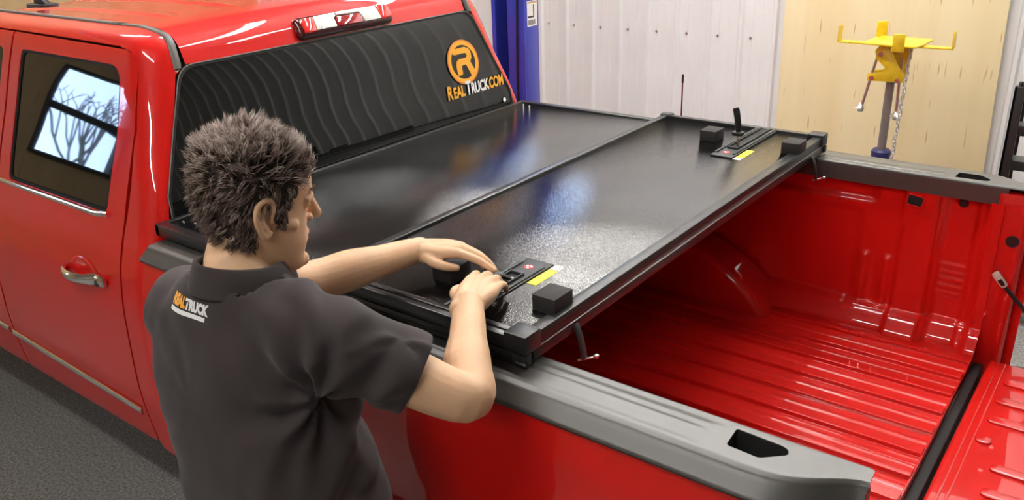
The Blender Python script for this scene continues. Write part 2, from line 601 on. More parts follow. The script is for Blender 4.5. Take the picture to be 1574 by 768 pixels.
# fluorescent fixtures
DIFF = mat('lit_diffuser', (.9, .9, .9), rough=.5, emit=((1.0, .97, .92), TUBE))
def fixture(x, y, label):
    t = thing('ceiling_light', label, 'ceiling light', (x, y, ZC - .02), group='fluorescent ceiling lights')
    box('housing', (-1.22, -.09, -.05), (1.22, .09, 0), WHITEPAINT, t, .004)
    for s in (-1, 1):
        tube('tube_lamp', [(-1.2, s * .045, -.072), (1.2, s * .045, -.072)], .019, DIFF, t, 10)
    for s in (-1, 1):
        box('end_cap', (s * 1.21 - .012, -.09, -.10), (s * 1.21 + .012, .09, -.05), WHITEPAINT, t, .003)
for x, y in ((.5, -2.7), (-3.4, .1), (-.3, .1), (-.4, 2.5), (2.3, 2.5), (.8, 1.3), (2.4, -4.9)):
    fixture(x, y, 'white twin tube ceiling light hanging under the ribbed ceiling')

# outside the window: lawn and bare trees
GRASS = mat('winter_grass', (.16, .20, .08), rough=.9, vary=(1.5, .3))
struct(box('ground_outside', (-40, -40, -.6), (40, 40, -.13), GRASS, bevel=0), 'grass outside the window')
BARK = mat('bark', (.20, .18, .17), rough=.9)
def bare_tree(x, y, h, seed, label):
    r = random.Random(seed)
    bm = bmesh.new()
    def grow(p, d, L, rad, depth):
        q = p + d * L
        tube_bm(bm, [p, q], [rad, rad * .7], 5)
        if depth == 0: return
        for _ in range(3 if depth > 2 else 2):
            nd = (d + Vector((r.uniform(-.8, .8), r.uniform(-.8, .8), r.uniform(-.1, .6)))).normalized()
            grow(q, nd, L * r.uniform(.6, .85), rad * .62, depth - 1)
    grow(Vector((0, 0, 0)), Vector((0, 0, 1)), h * .25, .085, 5)
    o = bm_obj('bare_tree', bm, BARK)
    o.location = (x, y, -.1)
    return tag(o, label, 'tree', 'trees outside the window')
for i, (x, y, h) in enumerate([(-12.5, -7.4, 4.2), (-18, -8.6, 5.5), (-17.5, -13.2, 5.8)]):
    bare_tree(x, y, h, i, 'leafless tree standing on the grass outside the window')

# ------------------------------------------------------------------ things along the back wall
pw = thing('plywood_sheet', 'tall pale birch plywood sheet standing against the white ribbed wall', 'plywood', (0, 0, 0))
prism('board', [(.160, 0), (1.415, 0), (1.375, 1.55), (1.355, 2.44), (.140, 2.44), (.150, 1.4)], 1, Y1 - .055, Y1 - .037, PLY, pw, .001)

# two-post lift column
lc = thing('lift_column', 'blue enamelled steel lift column behind the far side of the cab', 'lift column', (-.81, 1.78, 0))
zt = 3.3
def ch(nm, lo, hi, b=.003): return box(nm, lo, hi, BLUE, lc, b)
ch('column_back', (-.11, .114, .02), (.11, .126, zt))
ch('column_flange', (.10, 0, .02), (.112, .114, zt))
ch('column_flange', (-.112, 0, .02), (-.10, .114, zt))
ch('column_lip', (-.002, -.012, .02), (.112, 0, zt))
ch('column_lip', (-.112, -.012, .02), (-.086, 0, zt))
ch('carriage', (-.082, .01, .30), (-.006, .105, 1.10))
box('lift_chain', (-.050, .05, 1.10), (-.030, .07, zt - .2), STEEL, lc, .002)
tube('hydraulic_hose', [(.060, -.02, .2), (.061, -.02, 1.2), (.076, -.022, 1.6), (.080, -.02, 2.6)], .006, BLK, lc, 8)
box('base_plate', (-.24, -.12, 0), (.24, .28, .02), BLUE, lc, .003)
st = box('warning_label', (.112, .018, 1.44), (.1128, .110, 1.575), WHITE, lc, 0)
box('label_print', (.1126, .072, 1.495), (.1132, .082, 1.555), BLK, st, 0)
box('label_print', (.1126, .022, 1.486), (.1132, .080, 1.495), BLK, st, 0)
box('label_print', (.1126, .026, 1.447), (.1132, .090, 1.474), mat('grey_print', (.25, .25, .25)), st, 0)
box('label_print', (.1126, .020, 1.562), (.1132, .108, 1.572), mat('tan_print', (.55, .38, .24)), st, 0)

# transmission jack
tj = thing('transmission_jack', 'yellow headed transmission jack with chromed ram standing before the plywood', 'jack', (1.035, 2.5, 0), (0, 0, .12))
for k in range(4):
    a = math.pi / 4 + k * math.pi / 2
    c, s = math.cos(a), math.sin(a)
    tube('base_leg', [(c * .05, s * .05, .12), (c * .36, s * .36, .07)], .022, BLUE, tj, 8)
    lathe('caster_wheel', [(0, -.014), (.03, -.014), (.036, -.008), (.036, .008), (.03, .014), (0, .014)], BLK, tj,
          Matrix.Translation((c * .36, s * .36, .036)) @ Matrix.Rotation(a + math.pi / 2, 4, 'Z') @ Matrix.Rotation(math.pi / 2, 4, 'X'), 16)
lathe('cylinder', [(0, .05), (.045, .05), (.045, .72), (.040, .73), (.040, .775), (.048, .78), (.048, .825), (.040, .835), (0, .835)], mat('navy_enamel', (.03, .03, .13), rough=.35), tj)
lathe('ram', [(0, .8), (.021, .8), (.021, 1.215), (0, 1.215)], mat('steel_ram', (.30, .28, .26), rough=.35, metal=.5), tj)
prism('saddle_bracket', [(-.105, 1.19), (.06, 1.19), (.07, 1.225), (.045, 1.25), (.0, 1.335), (-.06, 1.37), (-.085, 1.34), (-.075, 1.30), (-.03, 1.26), (-.04, 1.235), (-.105, 1.225)], 1, -.048, -.036, JACKYEL, tj, .002)
prism('saddle_bracket', [(-.105, 1.19), (.06, 1.19), (.07, 1.225), (.045, 1.25), (.0, 1.335), (-.06, 1.37), (-.085, 1.34), (-.075, 1.30), (-.03, 1.26), (-.04, 1.235), (-.105, 1.225)], 1, .036, .048, JACKYEL, tj, .002)
prism('tilt_bracket', [(-.02, 1.25), (.075, 1.25), (.085, 1.36), (.03, 1.365), (-.01, 1.33)], 1, -.03, -.02, JACKYEL, tj, .002)
box('pivot_block', (-.03, -.036, 1.195), (.05, .036, 1.25), JACKYEL, tj, .004)
for (x, z) in [(-.055, 1.325), (-.085, 1.207), (.035, 1.20)]:
    tube('pivot_bolt', [(x, -.062, z), (x, .062, z)], .011, STEEL, tj, 10)
tube('adjuster_screw', [(-.075, -.02, 1.30), (-.115, -.04, 1.06)], .007, STEEL, tj, 8)
tube('adjuster_screw', [(.040, -.03, 1.31), (.050, -.04, 1.03)], .007, STEEL, tj, 8)
for x, z in ((-.12, 1.05), (.051, 1.02)):
    lathe('wing_knob', [(0, -.02), (.012, -.02), (.018, -.005), (.03, .0), (.018, .008), (.008, .025), (0, .025)], STEEL, tj, Matrix.Translation((x, -.04, z)), 10)
sad = prism('saddle_plate', round_poly([(-.150, -.10), (.110, -.15), (.160, .11), (-.090, .15)], .02), 2, 1.375, 1.384, JACKYEL, tj, .002)
for a, b in [((-.10, .0), (-.27, .02)), ((.11, -.02), (.26, -.03)), ((.02, -.10), (.035, -.19)), ((-.05, .10), (-.10, .21))]:
    d = Vector((b[0] - a[0], b[1] - a[1], 0)); L = d.length; ang = math.atan2(d.y, d.x)
    M = Matrix.Translation((a[0], a[1], 1.366)) @ Matrix.Rotation(ang, 4, 'Z')
    arm = box('saddle_arm', (0, -.027, -.004), (L, .027, .004), JACKYEL, tj, .001, mtx=M)
    box('arm_finger', (L - .006, -.027, .0), (L + .002, .027, .080), JACKYEL, arm, .001, mtx=M)
# the chain: too many tiny links to lift out one by one
bm = bmesh.new()
cx, cy, z = .082, -.085, 1.36
i = 0
while z > .55:
    M = Matrix.Translation((cx + .002 * math.sin(i * 1.3), cy, z)) @ Matrix.Rotation(.6 + (math.pi / 2 if i % 2 else 0), 4, 'Z')
    ring = [M @ Vector((.0075 * math.cos(t), 0, .0135 * math.sin(t))) for t in np.linspace(0, 2 * math.pi, 11)]
    tube_bm(bm, ring, .0034, 5, False)
    z -= .0195; cx -= .0006; i += 1
ch_ = bm_obj('chain', bm, mat('galvanised_chain', (.72, .71, .68), rough=.45, metal=.6), tj, smooth=True); ch_['kind'] = 'stuff'

# steel shelving
sh = thing('shelving_rack', 'black steel shelving rack standing against the white wall', 'shelf', (1.575, 2.56, 0))
for px in (0, .92):
    for py in (0, .13):
        box('post', (px, py, 0), (px + .045, py + .012, 1.20), BLK, sh, .001)
        box('post', (px if px == 0 else px + .033, py if py == 0 else py - .03, 0), (px + .012 if px == 0 else px + .045, py + .042 if py == 0 else py + .012, 1.20), BLK, sh, .001)
CLR = mat('grey_shelf_top', (.20, .20, .20), rough=.4)
for z in (.10, .42, .64, .83, 1.00, 1.165):
    s_ = box('shelf', (.012, .012, z), (.953, .13, z + .012), CLR if z < 1.1 else mat('brown_board', (.16, .10, .06), rough=.6), sh, .001)
    box('shelf_beam', (.046, .004, z - .03), (.919, .012, z + .016), BLK if z > .2 else mat('brown_board', (.16, .10, .06), rough=.6), s_, .001)

# thin pole behind the bed
tp = thing('slender_pole', 'thin dark red pole with a black tip standing behind the bed', 'pole', (.046, 2.2, 0))
lathe('foot', [(0, 0), (.11, 0), (.11, .012), (.02, .03), (0, .03)], BLK, tp)
tube('rod', [(0, 0, .02), (-.003, 0, 1.14)], .0045, mat('dark_red_rod', (.16, .03, .03), rough=.4), tp, 8)
tube('tip', [(-.003, 0, 1.135), (-.003, 0, 1.18)], .0065, BLK, tp, 8)
# ------------------------------------------------------------------ the pickup truck
TR = thing('pickup_truck', 'glossy red crew cab pickup truck with its tailgate lowered', 'pickup truck', (0, 0, 0))

# profile parameter t: equals z up to 1.755, then runs over the roof edge
tt = [.45, .55, .80, 1.00, 1.13, 1.215, 1.27, 1.33, 1.50, 1.70, 1.755, 1.79, 1.83, 1.857]
Wt = pchip(tt, [.895, .925, .948, .946, .930, .905, .884, .868, .815, .752, .730, .705, .668, .643])
Zt = pchip(tt, [.45, .55, .80, 1.00, 1.13, 1.215, 1.27, 1.33, 1.50, 1.70, 1.755, 1.780, 1.793, 1.798])
Xt = pchip(tt, [-.05, -.05, -.05, -.05, -.05, -.05, -.053, -.060, -.098, -.142, -.163, -.188, -.225, -.25])
Rt = pchip([.45, 1.27, 1.70, 1.857], [.055, .055, .09, .09])

def side(s, t, sg=-1):
    """s<0 along the side (metres), 0..0.1 round the rear corner, >0.1 across the back"""
    W, z, X, r = Wt(t), Zt(t), Xt(t), Rt(t)
    if s <= 0: return (X - r + s, sg * W, z)
    if s <= .1:
        a = s / .1 * math.pi / 2
        return (X - r + r * math.sin(a), sg * (W - r + r * math.cos(a)), z)
    return (X, sg * (W - r - (s - .1)), z)
def sx(x, t):                                    # side parameter of an x position
    e = x - (Xt(t) - Rt(t))
    return e if e <= 0 else .1 * math.asin(min(.98, e / Rt(t))) / (math.pi / 2)
def sideX(x, t, sg=-1, off=0):
    W, e = Wt(t), x - (Xt(t) - Rt(t))
    if e > 0:
        r = Rt(t); W -= r - math.sqrt(max(0, r * r - min(e, r * .98) ** 2))
    return (x, sg * (W + off), Zt(t))

for sg in (-1, 1):
    near = sg < 0
    fx = lambda x, t, sg=sg: sideX(x, t, sg)
    fs = lambda s, t, sg=sg: side(s, t, sg)
    fl = not near
    g = .003
    # rear door, with window opening
    door_out = round_poly([(-.203 - g, .53), (-.205 - g, .70), (-.190 - g, 1.05), (-.196 - g, 1.262), (-.174 - g, 1.54), (-.196 - g, 1.748), (-.95 + g, 1.757), (-.968 + g, 1.545), (-.995 + g, 1.33), (-1.06 + g, .95), (-1.085 + g, .53)],
                          [.03, 0, 0, 0, 0, .075, .01, 0, 0, 0, .02], 8)
    win = round_poly([(-.292, 1.288), (-.262, 1.55), (-.272, 1.705), (-.885, 1.707), (-.905, 1.50), (-.925, 1.288)], [.03, 0, .065, .02, 0, .02], 7)
    d = panel('rear_door', door_out, [win], fx, PAINT, TR, .045, .012, flip=fl, bstep=.022)
    gl_in = round_poly([(-.301, 1.297), (-.271, 1.55), (-.281, 1.697), (-.876, 1.698), (-.896, 1.50), (-.916, 1.297)], [.03, 0, .06, .02, 0, .02], 7)
    panel('window_seal', win, [gl_in], lambda x, t, sg=sg: sideX(x, t, sg, -.003), SHADOWGAP, d, .05, .01, flip=fl, bstep=.022)
    panel('door_glass', gl_in, [], lambda x, t, sg=sg: sideX(x, t, sg, -.007), GLASS, d, .05, .004, flip=fl, bstep=.03)
    # chrome strip under the window
    pts = [Vector(sideX(x, 1.277 + .010 * sstep(-.36, -.285, x), sg, .003)) for x in np.linspace(-1.0, -.285, 30)]
    tube('belt_molding', pts, [(.006, .010)] * 30, CHROME, d, 10)
    # rocker side chrome strip on the door
    pts = [Vector(sideX(x, .655 + .03 * (-.22 - x) / .85, sg, .005)) for x in np.linspace(-1.075, -.222, 24)]
    tube('side_molding', pts, [(.006, .013)] * 24, CHROME, d, 10)
    # handle: chrome bow over a dished cup
    h = thing('door_handle', None, None); h.parent = d
    hp = []
    for k, x in enumerate(np.linspace(-.515, -.262, 15)):
        u = k / 14
        hp.append(Vector(sideX(x, 1.085 + .008 * u, sg, .004 + .036 * math.sin(math.pi * min(1, u * 1.25)) ** .7 if u < .8 else .012)))
    bpy.data.objects.remove(h)
    hd = tube('door_handle', hp, [(.007, .012)] + [(.009, .016)] * 9 + [(.010, .019)] * 4 + [(.006, .016)], CHROME, d, 12)
    cup = []
    for j in range(7):
        for i in range(24):
            a = 2 * math.pi * i / 24; r = j / 6
            x = -.405 + .075 * r * math.cos(a); z = 1.105 + .034 * r * math.sin(a)
            cup.append(sideX(x, z, sg, .0008 + .004 * math.exp(-((r - .85) / .12) ** 2)))
    F = [(j * 24 + i, j * 24 + (i + 1) % 24, (j + 1) * 24 + (i + 1) % 24, (j + 1) * 24 + i) for j in range(6) for i in range(24)]
    mesh_obj('handle_cup', cup, F if not near else [f[::-1] for f in F], PAINT, d, smooth=True)
    lathe('lock_cylinder', [(0, -.002), (.011, -.002), (.011, .003), (0, .003)], BLK, hd,
          basis(sideX(-.295, 1.087, sg, .018), (1, 0, 0), (0, 0, 1)), 14)
    # front door
    fd_out = [(-.956 - g, 1.757), (-.974 - g, 1.545), (-1.001 - g, 1.33), (-1.066 - g, .95), (-1.091 - g, .53), (-2.05, .53), (-2.05, 1.25), (-1.75, 1.757)]
    fwin = round_poly([(-1.055, 1.288), (-1.025, 1.55), (-1.012, 1.705), (-1.73, 1.707), (-1.95, 1.30)], [.02, 0, .03, .03, .03], 6)
    fd = panel('front_door', fd_out, [fwin], fx, PAINT, TR, .06, .012, flip=fl, bstep=.03)
    panel('door_glass', fwin, [], lambda x, t, sg=sg: sideX(x, t, sg, -.007), GLASS, fd, .08, .004, flip=fl)
    tube('belt_molding', [Vector(sideX(x, 1.277, sg, .003)) for x in np.linspace(-1.96, -1.01, 12)], [(.006, .010)] * 12, CHROME, fd, 10)
    tube('side_molding', [Vector(sideX(x, .69 + .03 * (-1.09 - x) / .85, sg, .005)) for x in np.linspace(-2.04, -1.10, 12)], [(.006, .013)] * 12, CHROME, fd, 10)
    # quarter panel with roof rail: everything from the door gap round to the back window
    P = [(.15, .50), (.15, 1.285), (.1, 1.30), (.1, 1.70), (.0955, 1.72), (.09, 1.755), (.076, 1.79), (.045, 1.83), (.012, 1.857)]
    P += [(sx(x, 1.857), 1.857) for x in (-.6, -1.0, -1.4, -1.75)]
    P += [(sx(x, t), t) for x, t in [(-1.76, 1.762), (-1.2, 1.763), (-.95, 1.763), (-.6, 1.761), (-.30, 1.757), (-.236, 1.745), (-.208, 1.722), (-.192, 1.69), (-.168, 1.54), (-.190, 1.262), (-.184, 1.05), (-.199, .70), (-.197, .50)]]
    panel('cab_quarter_panel', P, [], fs, PAINT, TR, .03, .010, flip=fl, bstep=.015)
    # inner shell behind the gaps, its dark colour stands in for their shade
    grid('cab_inner_shell', np.linspace(-2.0, -.188, 30), np.linspace(.47, 1.76, 24), lambda x, t, sg=sg: sideX(x, t, sg, -.03), SHADOWGAP, TR)
    # grey roof molding
    rp = [Vector((x, sg * .637, 1.7995)) for x in np.linspace(-1.85, -.42, 24)]
    for s_, t_ in [(-.10, 1.857), (-.04, 1.857), (.012, 1.857), (.045, 1.83), (.062, 1.81), (.076, 1.79), (.084, 1.772), (.09, 1.755), (.0955, 1.725), (.1, 1.702), (.1, 1.692)]:
        q = Vector(side(s_, t_, sg))
        q.y -= sg * .007
        rp.append(q)
    rp2 = []
    for q in rp:
        rp2.append(q)
    n = len(rp2)
    V, F = [], []
    for i, q in enumerate(rp2):
        a = rp2[max(i - 1, 0)]; b = rp2[min(i + 1, n - 1)]
        T = (b - a).normalized(); U = Vector((0, 1, 0)); N = T.cross(U).normalized()
        if N.z < 0 and N.x < 0: N = -N
        if N.dot(Vector((.5, 0, 1))) < 0: N = -N
        for (w, hgt) in ((-.0125, -.006), (-.0115, .002), (0, .0045), (.0115, .002), (.0125, -.006)):
            V.append(q + U * w + N * hgt)
    for i in range(n - 1):
        for k in range(4):
            F.append((i * 5 + k, i * 5 + k + 1, (i + 1) * 5 + k + 1, (i + 1) * 5 + k))
    mesh_obj('roof_molding', V, F, GREYSTRIP, TR, smooth=True)

# roof skin
zr = pchip([-2.2, -1.9, -1.5, -1.2, -.6, -.36, -.25, -.225, -.188, -.163, -.142], [1.60, 1.690, 1.758, 1.783, 1.801, 1.800, 1.795, 1.790, 1.776, 1.752, 1.700])
def roofz(x, y):
    q = min(1, abs(y) / .637)
    z = zr(x) + .012 * (1 - q * q) * sstep(-.142, -.24, x) if x > -1.9 else zr(x) + .012 * (1 - q * q)
    # pressed beads running lengthwise
    for yb in (-.50, -.27, .27, .50):
        z += .007 * math.exp(-((y - yb) / .017) ** 2) * sstep(-.34, -.48, x)
    return z
xs = list(np.linspace(-2.2, -.52, 44)) + list(np.linspace(-.49, -.26, 14)) + list(np.linspace(-.25, -.19, 9)) + list(np.linspace(-.185, -.142, 12))
ysr = list(np.linspace(-.628, .628, 181))
grid('roof_liner', xs[::2], list(np.linspace(-.66, .66, 21)), lambda x, y: (x - .006, y, roofz(x, max(-.63, min(.63, y))) - .014), SHADOWGAP, TR)
grid('roof', xs, ysr, lambda x, y: (x, y, roofz(x, y)), PAINT, TR)
box('cab_back_wall', (-.075, -.80, .50), (-.055, .80, 1.27), PAINT, TR, .005)
# rear glass with seal (planar, raked)
def rg(y, z, off=0): return (Xt(z) + off, y, z)
gout = round_poly([(-.815, 1.262), (-.806, 1.36), (-.653, 1.698), (.653, 1.698), (.806, 1.36), (.815, 1.262)], [.03, 0, .05, .05, 0, .03], 8)
gin = round_poly([(-.805, 1.272), (-.796, 1.36), (-.645, 1.690), (.645, 1.690), (.796, 1.36), (.805, 1.272)], [.03, 0, .05, .05, 0, .03], 8)
sl = panel('rear_window_seal', gout, [gin], lambda y, z: rg(y, z, .001), SHADOWGAP, TR, .1, .02, bstep=.03)
RG = panel('rear_window_glass', gin, [], lambda y, z: rg(y, z, -.001), GLASS, TR, .06, .005)
tube('window_edge_bead', [Vector(rg(y, z, .002)) for y, z in [tuple(p) for p in resample(gout, .05)] + [gout[0]]], .0018, mat('grey_bead', (.16, .14, .13), rough=.4), RG, 6)
# window decals
zt_, zb_ = 1.69, 1.33
upv = Vector((Xt(1.6) - Xt(1.4), 0, .2)).normalized()
def wpos(y, z, off=.0035): return Vector(rg(y, z, off))
dec = lambda y, z: basis(wpos(y, z), (0, 1, 0), upv)
def flat(name, poly, m, M, h=.0006, par=None):
    return prism(name, poly, 2, 0, h, m, par, mtx=M)
def ell(a, b, n=40): return [(a * math.cos(2 * math.pi * k / n), b * math.sin(2 * math.pi * k / n)) for k in range(n)]
def ring(name, o, i, m, M, par):
    n = len(o)
    V = [M @ Vector((*p, 0)) for p in o] + [M @ Vector((*p, 0)) for p in i] + [M @ Vector((*p, .0008)) for p in o] + [M @ Vector((*p, .0008)) for p in i]
    F = []
    for k in range(n):
        k2 = (k + 1) % n
        F += [(2 * n + k, 2 * n + k2, 3 * n + k2, 3 * n + k), (k, k2, 2 * n + k2, 2 * n + k), (n + k, 3 * n + k, 3 * n + k2, n + k2)]
    return mesh_obj(name, V, F, m, par)
Me = dec(.553, 1.512)
em = flat('window_decal', ell(.093, .088), BLK, Me, .0005, RG)
ring('decal_ring', ell(.092, .087), ell(.078, .073), ORANGE2, Me @ Matrix.Translation((0, 0, .0004)), em)
ring('decal_ring', ell(.086, .081), ell(.071, .066), ORANGE, Me @ Matrix.Translation((0, 0, .0008)), em)
Rp = [(-.050, .056), (.022, .056), (.045, .047), (.054, .030), (.052, .010), (.040, -.004), (.062, -.050), (.034, -.062), (.012, -.012), (-.010, -.012), (-.016, -.018), (-.016, -.042), (-.022, -.048), (-.046, -.048),
      (-.046, -.010), (-.038, .008), (-.024, .014), (.018, .014), (.026, .020), (.026, .028), (.018, .033), (-.044, .033), (-.054, .038)]
flat('decal_letter', Rp, ORANGE, Me @ Matrix.Translation((0, 0, .0010)), .0006, em)
Mt = dec(.418, 1.388)
for s_, x_, m_, sz in (('R', 0, ORANGE, .072), ('EAL', .036, ORANGE, .058), ('T', .112, WHITE, .074), ('RUCK', .144, WHITE, .058), ('.', .243, ORANGE, .09), ('COM', .258, ORANGE, .058)):
    text_mesh('decal_lettering', s_, sz, m_, RG, Mt @ Matrix.Translation((x_, 0, .0004)), shear=.15, offset=.0022, sx=.70, extrude=.0003)
lathe('glass_stud', [(0, 0), (.009, 0), (.009, .002), (0, .002)], WHITE, RG, dec(.755, 1.325), 8)

# third brake lamp in the roof edge
bl = thing('high_brake_lamp', None, None); bpy.data.objects.remove(bl)
Mb = Matrix.Translation((-.142, .005, 1.745)) @ Matrix.Rotation(-.55, 4, 'Y')
hb = bm_obj('high_brake_lamp', box_bm(bmesh.new(), (-.06, -.215, -.036), (.008, .215, .036), .018, 4, Mb), mat('dark_red_lamp_housing', (.08, .004, .006), rough=.12, coat=1), TR, angle=40)
REDL = mat('red_lamp_lens', (.75, .02, .015), rough=.08, coat=1, emit=((1, .05, .03), .15))
REDD = mat('dark_red_lamp_lens', (.30, .006, .010), rough=.08, coat=1)
CLEARL = mat('clear_ribbed_lens', (.80, .79, .76), rough=.15, coat=1, bump=(260, .5, 1, .003))
def lens(poly, m, nm): return prism(nm, poly, 0, .004, .016, m, hb, .003, mtx=Mb)
lens([(-.197, -.026), (-.152, -.026), (-.146, .022), (-.180, .024), (-.197, .012)], REDL, 'red_lens')
lens([(-.150, -.024), (-.062, -.024), (-.060, .008), (-.050, .012), (-.050, .026), (-.142, .024)], CLEARL, 'clear_lens')
lens([(-.058, -.024), (.062, -.024), (.056, .010), (-.054, .010)], REDD, 'red_lens')
lens([(.066, -.024), (.146, -.024), (.140, .026), (-.046, .027), (-.046, .014), (.058, .013)], CLEARL, 'clear_lens')
lens([(.150, -.024), (.200, -.022), (.200, .014), (.182, .026), (.144, .026)], REDL, 'red_lens')
# roof antenna fin
prism('antenna_base', round_poly([(-1.36, -.045), (-1.22, -.035), (-1.22, .035), (-1.36, .045)], .03), 2, -.012, .014, BLK, TR, .004, Matrix.Translation((-.13, -.40, roofz(-1.42, -.40))))
prism('antenna_fin', [(-1.345, 0), (-1.245, 0), (-1.285, .030), (-1.30, .085), (-1.335, .090)], 1, -.012, .012, BLK, TR, .004, Matrix.Translation((-.13, -.40, roofz(-1.42, -.40) + .008)))

# windscreen, hood and nose ahead of the doors
hood = []
us = np.linspace(0, 1, 13); vs = np.linspace(-1, 1, 25)
grid('windscreen', us, vs, lambda u, v: (-2.18 - .62 * u, v * (.66 + .14 * u), 1.61 - .38 * u - .03 * v * v), GLASS, TR)
def hd_(u, v):
    x = -2.72 - 1.25 * u
    w = .93 - .05 * u * u
    return (x, v * w, 1.20 - .05 * u - .09 * abs(v) ** 4 - .10 * max(0, u - .9) * 10 * .5)
grid('hood', np.linspace(0, 1, 16), vs, hd_, PAINT, TR)
for sg in (-1, 1):
    fo = [(-2.055, .55), (-2.055, 1.2), (-3.95, 1.08), (-3.97, .50), (-3.62, .50)] + [(-3.15 + .47 * math.cos(a), .38 + .47 * math.sin(a)) for a in np.linspace(.25, math.pi - .25, 16)][::-1] + [(-2.68, .50)]
    panel('front_fender', fo, [], lambda x, t, sg=sg: (x, sg * (Wt(min(t, 1.2)) + .03), t), PAINT, TR, .09, .01, flip=sg > 0)
box('front_fascia', (-4.02, -.92, .40), (-3.93, .92, 1.02), PAINT, TR, .04)

# ---- wheels
def wheel(x, y):
    M = Matrix.Translation((x, y, .385)) @ Matrix.Rotation(math.pi / 2, 4, 'X')
    w = lathe('wheel_tyre', [(.23, -.12), (.30, -.135), (.36, -.125), (.385, -.09), (.385, .09), (.36, .125), (.30, .135), (.23, .12), (.22, 0), (.23, -.12)], SHADOWGAP, TR, M, 40)
    lathe('wheel_rim', [(0, -.06), (.06, -.07), (.10, -.05), (.20, -.08), (.23, -.12), (.225, 0), (.23, .12), (.20, .08), (.10, .05), (.06, .07), (0, .06)], CHROME, w, M, 40)
for x in (.72, -3.15):
    for y in (-.83, .83): wheel(x, y)
box('chassis', (-3.6, -.45, .38), (1.8, .45, .60), SHADOWGAP, TR, .02)
box('rear_bumper', (1.86, -.95, .46), (2.02, .95, .62), CHROME, TR, .03)

